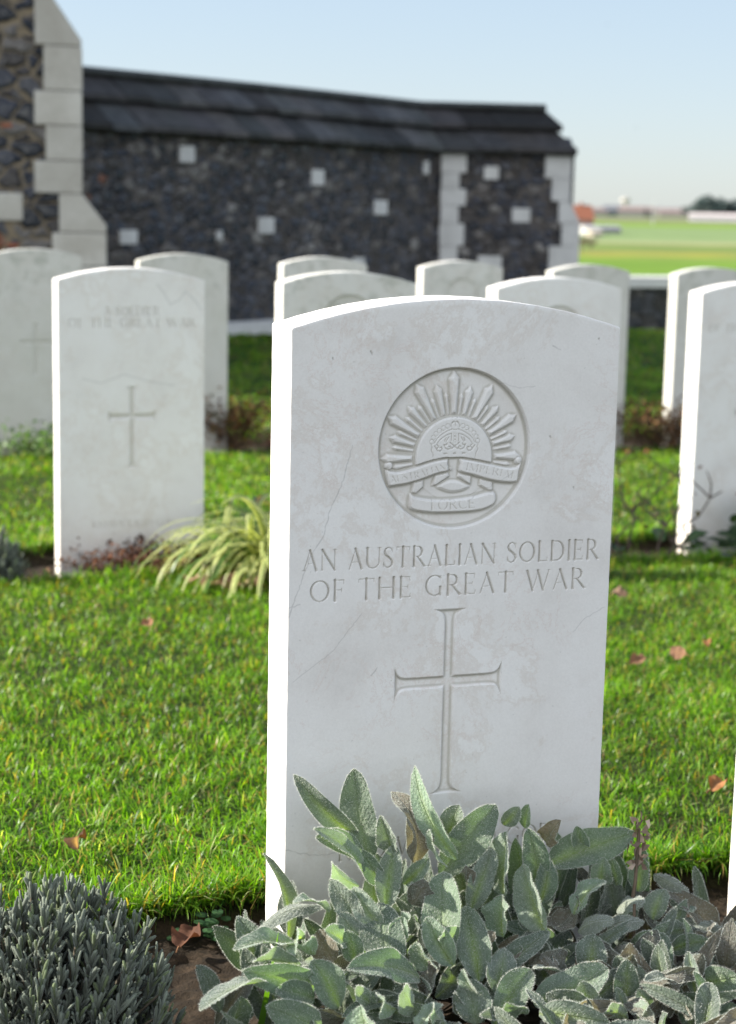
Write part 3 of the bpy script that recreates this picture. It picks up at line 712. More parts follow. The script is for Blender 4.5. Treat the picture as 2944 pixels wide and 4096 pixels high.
def carve_ring(rad, cw):
    def f_(us, ws):
        U, Wg = np.meshgrid(us, ws); r = np.hypot(U-190, Wg-cw)
        H = np.clip((rad-r)*1.5, 0, 3.5)
        H = H-np.where(r < rad-4, np.clip((rad*.72-r)*1.2, 0, 2.2), 0)
        H = H+np.where(r < rad*.62, np.clip(.5+np.sin(U*.45)*np.sin(Wg*.4)*1.3, 0, 1.4), 0)
        return H, [('badge', r < rad+1)]
    return f_
HG = 'white headstones standing in rows on the lawn'
us, ws = face_grid(.0007, -.602, .006, -.86)
headstone('headstone', .521, 1.794, gz(.7, 1.83)-.012, -.129+EYE-gz(.7, 1.83)+.012, us, ws, carve_main, M_STONE,
          'large sharp white headstone carved with a rising sun badge behind the woolly grey plant', HG, crack=crack_main)
us, ws = face_grid(.0015, -.66, .02, -.86)
SH_B = .765
def zb(x, y): return gz(x+.19, y)-.005
def zfor(zeye, x, y):  # shoulder height over the local ground from its measured height
    return zeye+EYE-zb(x, y)
headstone('headstone', .701, 4.532, zb(.701, 4.53), zfor(-.203, .7, 4.53), us, ws, carve_soldier(), M_STONE, recess_tint=.7, label=
          'headstone carved A SOLDIER OF THE GREAT WAR with whole cross, beside the strap-leaved plant', group=HG,
          crack=lambda u, w: np.clip(.7-seam(u, w, [([(250, -5), (272, -30), (290, -62), (312, -50), (330, -28), (352, -48), (372, -75)], .8), ([(60, -250), (110, -262), (170, -240), (230, -258), (300, -270)], .4)], 4)*.5, 0, .6))
us2, ws2 = face_grid(.0022, -.30, .03, -.86)
headstone('headstone', 1.318, 4.627, zb(1.318, 4.63), zfor(-.212, 1.32, 4.63), us2, ws2, carve_ring(82, -112), M_STONE_OLD,
          'headstone with faint round badge, mostly hidden behind the left shoulder of the rising sun stone', HG)
headstone('headstone', 1.919, 4.578, zb(1.919, 4.6), zfor(-.221, 1.92, 4.6), us2, ws2, carve_ring(74, -120), M_STONE,
          'clean headstone with round badge rising just behind the right shoulder of the front stone', HG)
us3, ws3 = face_grid(.002, -.50, .03, -.86)
headstone('headstone', 2.549, 4.565, zb(2.549, 4.56), zfor(-.230, 2.55, 4.56), us3, ws3, carve_soldier(False, (-84, -113)), M_STONE,
          'headstone cut by the right edge with its sunlit side standing by the bare rose twigs', HG)
us4, ws4 = face_grid(.003, -.50, .04, -.90)
for xx, yy, zz, cv, mt, lb in [
    (.86, 7.37, -.236, carve_soldier(True, (-80, -110)), M_STONE_OLDER, 'dull greenish headstone in the back row in front of the quoined pavilion corner'),
    (1.48, 7.375, -.250, carve_soldier(True, (-95, -125)), M_STONE_OLDER, 'back row headstone peeping out behind the A SOLDIER stone, green streak on top'),
    (2.117, 7.433, -.259, None, M_STONE_OLD, 'back row headstone with only its arched top showing over the faint badge stone'),
    (2.747, 7.403, -.268, carve_ring(80, -125), M_STONE_OLD, 'back row headstone below the pale quoins at the wall corner, faint round badge'),
    (3.332, 7.316, -.276, None, M_STONE_OLDER, 'grey stained back row headstone below the right end of the flint wall'),
    (3.96, 7.328, -.285, None, M_STONE_OLDER, 'back row headstone with dark mottled top beside the low coped wall')]:
    headstone('headstone', xx, yy, zb(xx, yy), zfor(zz, xx, yy), us4, ws4, cv, mt, lb, HG, recess_tint=.4)
us5, ws5 = face_grid(.004, -.2, .05, -.86)
headstone('headstone', 1.128, 1.80, gz(1.3, 1.83)-.012, -.138+EYE-gz(1.3, 1.83)+.012, us5, ws5, None, M_STONE, 'headstone sliver at the right edge beyond the woolly grey plant, only its lit side showing', HG)

# ------------------------------------------------------------------ curved flint wall with its tiled roof
def offset_poly(P, d):
    out = []
    for i in range(len(P)):
        a = Vector(P[max(0, i-1)]); b = Vector(P[i]); c = Vector(P[min(len(P)-1, i+1)])
        t0 = (b-a).normalized() if i > 0 else (c-b).normalized(); t1 = (c-b).normalized() if i < len(P)-1 else t0
        n0 = Vector((-t0.y, t0.x)); n1 = Vector((-t1.y, t1.x)); n = (n0+n1).normalized()
        out.append(b+n*(d/max(.4, n.dot(n0))))
    return out
E_A, E_K, E_E = Vector((2.73, 16.2)), Vector((7.46, 19.5)), Vector((8.97, 19.15))
tm = (E_K-E_A).normalized(); nm = Vector((-tm.y, tm.x)); tr = (E_E-E_K).normalized(); nr = Vector((-tr.y, tr.x))
eave = []
Lm = (E_K-E_A).length
for k in range(-2, 9):
    s = k/8; bul = -.22*4*s*(1-s) if 0 <= s <= 1 else -.22*4*s*(1-s)
    q = E_A+tm*(Lm*s)+nm*bul*.5; eave.append(q)
eave.append(E_E)
cen = offset_poly(eave, .52)
def strip_profile(prof, name, mats, parent, tile=None, seedv=1):
    """prof: list of (offset from the centre line towards the viewer, z)"""
    pass
wall = empty('flint_wall', (eave[2].x, eave[2].y, 0)); tag(wall, 'long dark flint wall with stepped grey tiled coping behind the headstones', 'wall')
WO = Vector((eave[2].x, eave[2].y, 0))
def rel(p, z): return (p.x-WO.x, p.y-WO.y, z)
def ext(prof, name, mat, smooth=False, line=cen, col=(1, 1, 1)):
    b = MB(); lines = [offset_poly(line, -o) for o, z in prof]; n = len(prof); m = len(line)
    vs = [rel(lines[j][i], prof[j][1]) for i in range(m) for j in range(n)]
    fs = [(i*n+j, i*n+(j+1) % n, (i+1)*n+(j+1) % n, (i+1)*n+j) for i in range(m-1) for j in range(n)]
    fs += [tuple(range(n)), tuple((m-1)*n+j for j in range(n))]
    b.add(vs, fs, col); return b.build(name, mat, wall, smooth)
zg_w = -.7
wall_body = ext([(.40, zg_w), (.40, 1.545), (.12, 1.72), (-.12, 1.72), (-.40, 1.545), (-.40, zg_w)], 'wall_face', M_FLINT)
# roof: two courses of big tiles each side plus a rounded ridge; each tile its own tint
def course(b, o0, z0, o1, z1, th, size, seed):
    r = random.Random(seed)
    for sgn in (1, -1):
        A = offset_poly(cen, -o0*sgn); B = offset_poly(cen, -o1*sgn); A[-1] = A[-1]-tr*(.54-o0)*.62; B[-1] = B[-1]-tr*(.54-o1)*.62
        for i in range(len(cen)-1):
            seg = (cen[i+1]-cen[i]).length; k = max(1, int(round(seg/size)))
            for j in range(k):
                t0, t1 = j/k+.006/k, (j+1)/k-.006/k
                a0, a1 = A[i].lerp(A[i+1], t0), A[i].lerp(A[i+1], t1); b0, b1 = B[i].lerp(B[i+1], t0), B[i].lerp(B[i+1], t1)
                dz = r.uniform(-.012, .012); g = r.choice([.026, .034, .045, .058, .075]); g *= .62 if i == len(cen)-2 else 1.0; c = (g*r.uniform(.96, 1.1), g, g*r.uniform(.96, 1.06))  # last stretch of tiles darkened, its shade painted into the tint
                vs = [rel(a0, z0+dz), rel(a1, z0+dz*.4), rel(b1, z1+dz), rel(b0, z1+dz*.5)]
                vs += [(x, y, z-th) for x, y, z in vs]
                b.add(vs, [(0, 1, 2, 3), (7, 6, 5, 4), (0, 4, 5, 1), (1, 5, 6, 2), (2, 6, 7, 3), (3, 7, 4, 0)], c)
def hip(b, o0, z0, o1, z1, th):
    e = cen[-1]; n_ = 3
    for j in range(n_):
        t0, t1 = -1+2*j/n_+.01, -1+2*(j+1)/n_-.01
        vs = [rel(e-tr*(.54-o0)*.62-nr*o0*t0, z0), rel(e-tr*(.54-o0)*.62-nr*o0*t1, z0), rel(e-tr*(.54-o1)*.62-nr*o1*t1, z1), rel(e-tr*(.54-o1)*.62-nr*o1*t0, z1)]
        vs += [(x, y, z-th) for x, y, z in vs]; b.add(vs, [(0, 1, 2, 3), (7, 6, 5, 4), (0, 4, 5, 1), (1, 5, 6, 2), (2, 6, 7, 3), (3, 7, 4, 0)], (.04, .04, .04))
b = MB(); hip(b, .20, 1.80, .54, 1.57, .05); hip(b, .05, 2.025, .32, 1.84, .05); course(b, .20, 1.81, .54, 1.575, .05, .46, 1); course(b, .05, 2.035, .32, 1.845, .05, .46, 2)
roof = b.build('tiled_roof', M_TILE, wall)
ridge = ext([(.12, 2.03), (.11, 2.075), (.05, 2.105), (-.05, 2.105), (-.11, 2.075), (-.12, 2.03)], 'ridge_tiles', M_TILE, True, line=cen[:-1]+[cen[-1]-tr*.30], col=(.05, .052, .05))
ext([(.46, 1.50), (.50, 1.555), (-.50, 1.555), (-.46, 1.50)], 'eaves_course', M_TILE, col=(.05, .046, .04))
# pale squared stones set in the flint, sitting 2 cm proud
fm0 = E_A+nm*.12; fr0 = E_K+nr*.12
def block(base, t, n, s0, s1, z0, z1, name, mat, th=.03, c=(1, 1, 1), deep=.12):
    M = Matrix(((t.x, n.x, 0, base.x-WO.x), (t.y, n.y, 0, base.y-WO.y), (0, 0, 1, 0), (0, 0, 0, 1)))
    q = MB(); q.box(s0, s1, -th, deep, z0, z1, c, M); return q.build(name, mat, wall, bevel=.006)
def bulge(s):
    q = s/Lm; return -.11*4*q*(1-q)
for s0, s1, z1, z0 in [(1.323, 1.535, 1.418, 1.26), (3.323, 3.534, 1.249, 1.087), (4.484, 4.726, .95, .79), (2.464, 2.716, .75, .587), (1.841, 1.929, .614, .53), (5.49, 5.60, 1.406, 1.256), (1.3, 1.62, .30, .13), (4.1, 4.3, .33, .2), (.55, .78, .62, .49)]:
    block(fm0, tm, nm, s0, s1, z0, z1, 'pale_stone_block', M_ASHLAR_PALE, th=-bulge((s0+s1)/2)+.02)
for s0, s1, z1, z0 in [(.485, .659, 1.367, 1.216), (.83, 1.044, .894, .732), (.443, .727, .34, .167)]:
    block(fr0, tr, nr, s0, s1, z0, z1, 'pale_stone_block', M_ASHLAR_PALE, th=.02)
zz = 1.53
for k, (h, w_) in enumerate([(.25, .28), (.178, .20), (.196, .28), (.205, .20), (.255, .27), (.206, .20), (.25, .27), (.22, .2), (.25, .27), (.22, .2)]):
    block(fr0, tr, nr, -.02+(.008 if k % 2 else 0), w_, zz-h+.004, zz, 'corner_quoin', M_ASHLAR_PALE, th=.025, deep=.1); zz -= h
# buttressed end of the wall
def endstone(poly):
    M = Matrix(((tr.x, nr.x, 0, fr0.x-WO.x), (tr.y, nr.y, 0, fr0.y-WO.y), (0, 0, 1, 0), (0, 0, 0, 1)))
    q = MB(); q.prism(poly, -.03, .80, M=M); q.build('end_quoin', M_ASHLAR_PALE, wall, bevel=.006)
endstone([(1.20, 1.245), (1.51, 1.245), (1.51, 1.53), (1.20, 1.53)]); endstone([(1.287, .985), (1.51, .985), (1.51, 1.241), (1.287, 1.241)])
endstone([(1.377, .735), (1.64, .735), (1.51, .981), (1.377, .981)]); endstone([(1.42, .470), (1.64, .470), (1.64, .731), (1.42, .731)])
endstone([(1.28, .18), (1.64, .18), (1.64, .466), (1.28, .466)]); endstone([(1.42, -.1), (1.64, -.1), (1.64, .176), (1.42, .176)]); endstone([(1.28, -.7), (1.64, -.7), (1.64, -.104), (1.28, -.104)])
# white kerb stone along the foot of the wall
ext([(.40, -.6), (.49, -.6), (.49, gz(4.4, 17)+.10), (.40, gz(4.4, 17)+.12)], 'base_kerb', M_ASHLAR_PALE)

# ------------------------------------------------------------------ low wall with flat coping beyond
lw = empty('low_flint_wall', (12, 20.3, 0)); tag(lw, 'low dark flint wall with flat white coping between the right headstones', 'wall')
q = MB(); q.box(-3.2, 9, 0, .42, -.9, -.06); q.build('wall_face', M_FLINT_LOW, lw)
q = MB()
for k in range(10): q.box(-3.2+1.22*k, -3.2+1.22*k+1.212, -.06, .50, -.06, .075, (random.uniform(.94, 1.05),)*3)
q.build('stone_coping', M_ASHLAR_PALE, lw, bevel=.008)

# ------------------------------------------------------------------ flint pavilion at the left
pv = empty('flint_pavilion', (1.6, 11.5, 0)); tag(pv, 'tall flint building corner with stepped pale quoins and sloping buttress at left', 'building')
PX, PY = 1.6, 11.5
def ppoly(pts): return [(x-PX, z) for x, z in pts]
q = MB(); q.prism(ppoly([(1.2, -.9), (2.06, -.9), (2.06, .70), (1.91, .93), (1.91, 1.85), (1.63, 2.25), (1.30, 2.72), (1.2, 2.72)]), .0, .85); q.build('buttress', M_FLINT_NEAR, pv)
q = MB(); q.box(-3.3, -.25, .012, 11.4, -.9, 6.4); q.build('flint_walls', M_FLINT_NEAR, pv)
for poly in [[(1.65, 1.84), (1.942, 1.84), (1.942, 1.876), (1.775, 2.114), (1.65, 2.29)],
             [(1.48, 2.296), (1.645, 2.296), (1.36, 2.70), (1.30, 2.70), (1.30, 2.5)],
             [(1.703, 1.565), (1.945, 1.565), (1.945, 1.836), (1.703, 1.836)], [(1.643, 1.352), (1.943, 1.352), (1.943, 1.561), (1.643, 1.561)],
             [(1.712, 1.135), (1.945, 1.135), (1.945, 1.348), (1.712, 1.348)], [(1.639, .930), (1.942, .930), (1.942, 1.131), (1.639, 1.131)],
             [(1.793, .688), (2.094, .688), (2.094, .735), (1.942, .926), (1.793, .926)], [(1.748, .473), (2.094, .473), (2.094, .684), (1.748, .684)],
             [(1.80, .22), (2.094, .22), (2.094, .469), (1.80, .469)], [(1.745, -.05), (2.094, -.05), (2.094, .216), (1.745, .216)], [(1.80, -.9), (2.094, -.9), (2.094, -.054), (1.80, -.054)]]:
    q = MB(); q.prism(ppoly(poly), -.022, .87, (random.uniform(.93, 1.06),)*3); q.build('quoin_stone', M_ASHLAR, pv, bevel=.007)
q = MB(); q.box(1.25-PX, 1.565-PX, -.02, .1, .752, .926); q.build('pale_stone_block', M_ASHLAR, pv, bevel=.01)
for (x, z) in [(1.47, 1.34), (1.735, .53), (1.50, .60)]:
    q = MB(); q.box(x-.035-PX, x+.035-PX, -.008, .05, z-.012, z+.014); q.build('red_brick_piece', M_BRICK, pv, bevel=.004)
q = MB(); q.box(-3.45, -.12, -.15, 11.5, 6.4, 6.6); q.build('stone_cornice', M_ASHLAR, pv, bevel=.02)
q = MB(); q.add([(-3.6, -.3, 6.6), (.05, -.3, 6.6), (.05, 11.65, 6.6), (-3.6, 11.65, 6.6), (-1.78, 2.5, 8.2), (-1.78, 8.8, 8.2)], [(0, 1, 4), (1, 2, 5, 4), (2, 3, 5), (3, 0, 4, 5), (3, 2, 1, 0)], (.07, .07, .07)); q.build('roof', M_TILE, pv)

# ------------------------------------------------------------------ far countryside
def far(rx, D, zoff=0):   # rx = X/Y bearing, D = depth along the view
    Y = D/(.947+.322*rx); return (rx*Y, Y, gz(rx*Y, Y)+zoff)
def house(name, rx, D, w, d, h, rh, wallc, roofc, rz, label, cat='house', group=None, chim=False, win=0):
    o = empty(name, far(rx, D), rz); tag(o, label, cat, group)
    q = MB(); q.box(-w/2, w/2, -d/2, d/2, -.3, h, wallc); q.build('wall', M_PLAIN, o)
    q = MB(); e = .3
    q.add([(-w/2-e, -d/2-e, h-.05), (w/2+e, -d/2-e, h-.05), (w/2+e, d/2+e, h-.05), (-w/2-e, d/2+e, h-.05), (-w/2-e, 0, h+rh), (w/2+e, 0, h+rh)], [(0, 1, 5, 4), (2, 3, 4, 5), (0, 4, 3), (1, 2, 5), (3, 2, 1, 0)], roofc)
    rf = q.build('roof', M_PLAIN, o)
    if chim: q = MB(); q.box(w*.25-.3, w*.25+.3, -.3, .3, h, h+rh+.6, (.3, .12, .08)); q.build('chimney', M_PLAIN, rf)
    for k in range(win):
        x = -w/2+(k+.5)*w/win; q = MB(); q.box(x-.45, x+.45, -d/2-.04, -d/2+.05, .9, 2.0, (.09, .1, .12)); q.build('window', M_PLAIN, o)
    return o
house('farmhouse', .4665, 440, 9, 8, 3.6, 3.4, (.26, .16, .13), (.23, .085, .05), -.2, 'farmhouse with bright red tiled roof just beyond the right end of the flint wall', chim=True, win=4)
house('farm_shed', .4785, 435, 4.2, 3, 1.5, .8, (.46, .44, .43), (.44, .43, .43), .2, 'small white shed to the right of the red roofed farmhouse')
house('farm_shed', .4815, 400, 3.2, 2.4, 1.0, .6, (.42, .36, .30), (.55, .48, .40), .4, 'small buff shed below the white shed by the farmhouse')
house('farm_shed', .4885, 470, 8, 4, 1.3, .7, (.24, .24, .25), (.28, .28, .30), .1, 'low grey farm shed right of the white shed')
house('long_barn', .5795, 1130, 58, 14, 3.4, 1.8, (.56, .54, .53), (.50, .44, .43), -.49, 'long white barn on the horizon under the dark trees', 'barn')
GV = 'distant village houses'
rr = random.Random(4)
cols = [((.16, .15, .15), (.17, .13, .125)), ((.20, .175, .17), (.19, .15, .145)), ((.15, .155, .17), (.14, .145, .165)), ((.24, .21, .20), (.2, .17, .165))]
for k, rx in enumerate(np.linspace(.484, .560, 15)):
    wc, rc = cols[k % 4]
    house('village_house', rx+rr.uniform(-.0015, .0015), 1750+rr.uniform(-150, 200), rr.uniform(14, 30), 12, rr.uniform(4, 6), rr.uniform(3, 4.5), wc, rc, -.49+rr.uniform(-.2, .2), 'hazy village house in the line of roofs along the horizon', group=GV)
t = empty('water_tower', far(.5020, 1900)); tag(t, 'small pale round topped tower above the horizon roofs', 'tower')
q = MB(); q.tube([(0, 0, -1), (0, 0, 13)], [2.2, 2.0], 10, (.45, .42, .40)); q.build('shaft', M_PLAIN, t)
q = MB(); q.tube([(0, 0, 13), (0, 0, 14.5), (0, 0, 18), (0, 0, 19.3)], [2.2, 5.2, 5.2, 1.0], 14, (.40, .37, .34)); q.build('tank', M_PLAIN, t)
t = empty('slender_pole', far(.5215, 760)); tag(t, 'thin pale pole standing alone in the far green field', 'pole')
q = MB(); q.tube([(0, 0, -.5), (0, 0, 6), (0, 0, 11)], [.2, .16, .1], 8, (.42, .43, .44)); q.build('shaft', M_PLAIN, t)
def leaf_cloud(b, blobs, n, size, c0, c1, r):
    for _ in range(n):
        cx, cy, cz, rad, rz = r.choice(blobs)
        d = Vector((r.gauss(0, 1), r.gauss(0, 1), r.gauss(0, 1))).normalized()*(r.uniform(.35, 1)**.5)
        p = Vector((cx+d.x*rad, cy+d.y*rad, cz+d.z*rz)); a = Vector((r.gauss(0, 1), r.gauss(0, 1), r.gauss(0, 1))).normalized()
        u = a.orthogonal().normalized(); w = a.cross(u); s = size*r.uniform(.5, 1.3); k = r.random()*(.5+.5*max(0, d.z+.4))
        c = tuple(c0[i]+(c1[i]-c0[i])*k for i in range(3))
        b.add([p-u*s, p+w*s*.6, p+u*s, p-w*s*.6], [(0, 1, 2, 3)], c)
def far_tree(rx, D, h, wd, label, seed, c0, c1, group=None, bare=False):
    r = random.Random(seed); o = empty('far_tree', far(rx, D)); tag(o, label, 'tree', group)
    q = MB(); q.tube([(0, 0, -.3), (.1, 0, h*.35), (0, .1, h*.75)], [h*.05, h*.035, h*.012], 7, (.12, .10, .085))
    nb = 26 if bare else 6
    for k in range(nb):
        a = r.uniform(0, 2*PI); z0 = h*r.uniform(.2, .6); l = wd*r.uniform(.3, .55)
        q.tube([(0, 0, z0), (math.cos(a)*l*.6, math.sin(a)*l*.6, z0+h*.15), (math.cos(a)*l, math.sin(a)*l, z0+h*.36)], [h*.018, h*.012, h*.004], 4, (.16, .125, .095))
    q.build('trunk', M_WOOD, o)
    b = MB(); bl = [(r.uniform(-.5, .5)*wd*.75, r.uniform(-.5, .5)*wd*.6, h*r.uniform(.4, .8), wd*r.uniform(.18, .32), h*r.uniform(.14, .26)) for _ in range(9)]
    leaf_cloud(b, bl, 240 if bare else 900, wd*(.03 if bare else .05), c0, c1, r); b.build('crown', M_CROWN, o)
GT = 'dark trees on the horizon'
far_tree(.5535, 1180, 12, 20, 'leftmost and lowest of the dark horizon trees beside the long barn', 11, (.05, .075, .075), (.11, .14, .12), GT)
far_tree(.5600, 1190, 16, 22, 'dark tree at the left end of the long barn on the horizon', 12, (.045, .07, .07), (.10, .13, .115), GT)
far_tree(.5665, 1195, 17, 24, 'broad dark tree directly behind the middle of the long barn', 13, (.045, .07, .07), (.10, .13, .115), GT)
far_tree(.5715, 1200, 15, 20, 'dark tree behind the right part of the long barn', 14, (.05, .07, .07), (.10, .13, .12), GT)
far_tree(.5765, 1200, 12.5, 17, 'rightmost small dark tree beyond the long barn', 15, (.05, .075, .075), (.11, .14, .12), GT)
far_tree(.4740, 255, 2.9, 3.0, 'bare brownish bush tree in the field beside the wall end', 16, (.12, .13, .06), (.22, .20, .11), None, True)
far_tree(.4800, 270, 2.2, 2.4, 'smaller thin bare bush right of the brownish bush tree', 17, (.14, .15, .07), (.24, .22, .12), None, True)
b = MB(); r = random.Random(8)
for k in range(1500):
    rx = r.uniform(.30, .75); D = r.uniform(2150, 2500); x, y, z = far(rx, D); hh = r.uniform(2, 6)*(.65+.5*math.sin(rx*160)*math.sin(rx*47))
    s = r.uniform(4, 10); g = r.uniform(.8, 1.15)
    b.add([(x-s, y, z-1), (x+s, y, z-1), (x+s*.8, y, z+hh*.8), (x, y, z+hh), (x-s*.8, y, z+hh*.7)], [(0, 1, 2, 3, 4)], (.19*g, .215*g, .24*g))  # pale blue grey: distance haze painted into the woods' colour
tag(b.build('distant_treeline', M_CROWN), 'hazy blue grey line of far woods along the horizon', 'woods', kind='stuff')
def bird(p, s, rz, label):
    q = MB(); M = Matrix.Translation(p) @ Matrix.Rotation(rz, 4, 'Z')
    vs = [(-.5, 0, 0), (-.1, .08, .03), (.45, 0, .02), (-.1, -.08, .03), (0, 0, .12), (0, 0, -.08)]
    q.add([M @ (Vector(v)*s) for v in vs], [(0, 1, 4), (1, 2, 4), (2, 3, 4), (3, 0, 4), (1, 0, 5), (2, 1, 5), (3, 2, 5), (0, 3, 5)], (.03, .03, .035))
    for sg in (-1, 1):
        q.add([M @ (Vector(v)*s) for v in [(-.12, sg*.05, .03), (.15, sg*.05, .03), (.12, sg*.5, .2), (-.05, sg*1.0, .1), (-.15, sg*.5, .18)]], [(0, 1, 2, 4), (2, 3, 4)], (.03, .03, .035))
    tag(q.build('flying_bird', M_PLAIN), label, 'bird')
bird((29.09, 60, 7.45), .09, .3, 'tiny dark bird high in the sky near the top edge'); bird((30.44, 60, 3.89), .10, -.4, 'tiny dark bird lower in the sky above the distant field')

# ------------------------------------------------------------------ plants
# woolly leaves: base xyz, tip xyz (mm, eye level = 0), width, kind (g green, l sunlit edge, w lying, d dead)
LEAVES=[(575,1716,-656,507,1721,-595,20,"g"),(589,1704,-676,577,1728,-590,32,"g"),(615,1708,-672,595,1704,-629,15,"l"),(640,1700,-687,631,1728,-617,25,"d"),(678,1708,-679,641,1730,-590,17,"l"),(673,1693,-702,734,1706,-639,34,"g"),(571,1698,-684,521,1697,-633,14,"l"),(578,1700,-681,518,1680,-649,24,"g"),(567,1690,-696,534,1677,-666,14,"l"),(593,1685,-704,575,1680,-666,17,"g"),(597,1662,-718,606,1684,-663,22,"g"),(559,1651,-721,528,1667,-681,17,"l"),(525,1662,-711,484,1642,-685,15,"l"),(574,1647,-725,555,1664,-688,17,"l"),(624,1685,-707,647,1676,-679,15,"g"),(672,1701,-689,652,1697,-645,12,"l"),(733,1685,-719,743,1695,-657,29,"l"),(692,1659,-731,716,1682,-677,22,"g"),(758,1643,-748,750,1677,-688,25,"l"),(804,1696,-711,893,1692,-678,34,"g"),(778,1681,-726,764,1694,-662,24,"g"),(751,1719,-666,761,1706,-641,15,"g"),(774,1718,-670,774,1707,-641,14,"g"),(645,1605,-757,654,1668,-692,35,"g"),(643,1609,-755,621,1631,-716,19,"l"),(573,1594,-755,582,1638,-707,37,"g"),(663,1582,-772,676,1635,-720,30,"g"),(712,1638,-746,722,1655,-712,30,"l"),(807,1662,-742,841,1669,-710,20,"l"),(523,1657,-714,437,1615,-704,14,"w"),(477,1624,-727,417,1604,-708,20,"l"),(594,1578,-765,514,1558,-739,27,"g"),(506,1551,-767,484,1573,-732,27,"g"),(483,1570,-755,412,1550,-723,27,"g"),(517,1601,-744,505,1620,-721,20,"d"),(647,1532,-795,644,1554,-761,30,"g"),(666,1532,-798,719,1562,-766,27,"g"),(724,1555,-794,803,1558,-779,34,"g"),(793,1586,-786,806,1604,-753,27,"g"),(768,1639,-752,810,1652,-736,20,"d"),(682,1563,-784,699,1589,-749,25,"g"),(897,1678,-741,901,1676,-705,19,"g"),(925,1690,-733,943,1652,-738,10,"w"),(900,1647,-762,916,1654,-734,22,"g"),(932,1643,-768,969,1612,-767,15,"w"),(906,1609,-786,938,1589,-770,17,"g"),(868,1582,-797,890,1604,-763,25,"g"),(830,1570,-799,825,1581,-769,17,"g"),(838,1563,-804,839,1571,-776,19,"g"),(861,1655,-753,879,1635,-733,20,"w"),(834,1632,-764,868,1612,-746,15,"w"),(926,1570,-811,952,1550,-794,27,"g"),(551,1617,-740,535,1629,-708,20,"g"),(539,1601,-747,534,1608,-719,19,"g"),(433,1578,-745,363,1517,-742,20,"l"),(530,1528,-781,521,1535,-755,27,"l"),(564,1555,-773,546,1535,-748,17,"l"),(586,1555,-776,567,1535,-748,17,"l"),(621,1601,-756,607,1608,-728,24,"l"),(658,1570,-777,640,1573,-751,14,"l"),(581,1532,-787,605,1539,-764,14,"l"),(480,1555,-762,440,1535,-739,20,"g"),(478,1528,-774,417,1508,-743,27,"g"),(900,1597,-793,846,1516,-818,20,"d"),(911,1594,-796,900,1535,-815,17,"d"),(870,1578,-800,830,1516,-816,17,"d"),(924,1540,-828,914,1539,-803,14,"g"),(811,1540,-813,805,1543,-787,10,"g"),(825,1543,-813,827,1523,-789,15,"l"),(809,1543,-811,778,1523,-789,12,"l"),(603,1647,-728,605,1627,-713,12,"l"),(732,1620,-759,709,1574,-770,15,"d"),(742,1605,-769,746,1570,-777,20,"d"),(819,1617,-771,833,1570,-788,20,"d"),(840,1609,-778,859,1566,-793,17,"d"),(606,1582,-765,612,1558,-766,27,"d"),(697,1681,-718,680,1661,-689,14,"d"),(655,1710,-673,650,1713,-643,24,"d"),(623,1662,-721,627,1642,-695,20,"d"),(684,1714,-670,690,1705,-636,24,"g"),(797,1710,-687,795,1690,-660,17,"d"),(837,1704,-701,825,1695,-665,15,"g"),(850,1685,-731,852,1676,-700,20,"g"),(871,1685,-734,863,1677,-700,15,"g"),(494,1632,-725,472,1589,-722,14,"l"),(500,1617,-734,480,1597,-712,14,"l"),(478,1601,-739,426,1581,-721,15,"l"),(534,1632,-729,506,1612,-710,14,"l"),(594,1632,-736,599,1633,-713,14,"l"),(805,1632,-761,831,1612,-740,17,"w"),(772,1601,-775,743,1581,-763,17,"d"),(939,1666,-754,935,1627,-754,17,"g"),(931,1617,-785,952,1593,-789,17,"d"),(948,1601,-796,901,1577,-780,14,"g"),(926,1632,-774,883,1608,-760,20,"g"),(771,1666,-735,786,1676,-693,20,"g"),(839,1540,-817,831,1543,-791,14,"g"),(885,1528,-829,873,1531,-802,17,"g"),(926,1528,-835,932,1527,-812,20,"g"),(538,1551,-772,516,1531,-742,14,"g"),(613,1540,-787,590,1520,-761,17,"l"),(695,1540,-798,671,1520,-771,17,"g"),(663,1632,-744,630,1608,-730,14,"l"),(671,1613,-756,677,1593,-730,14,"d")]
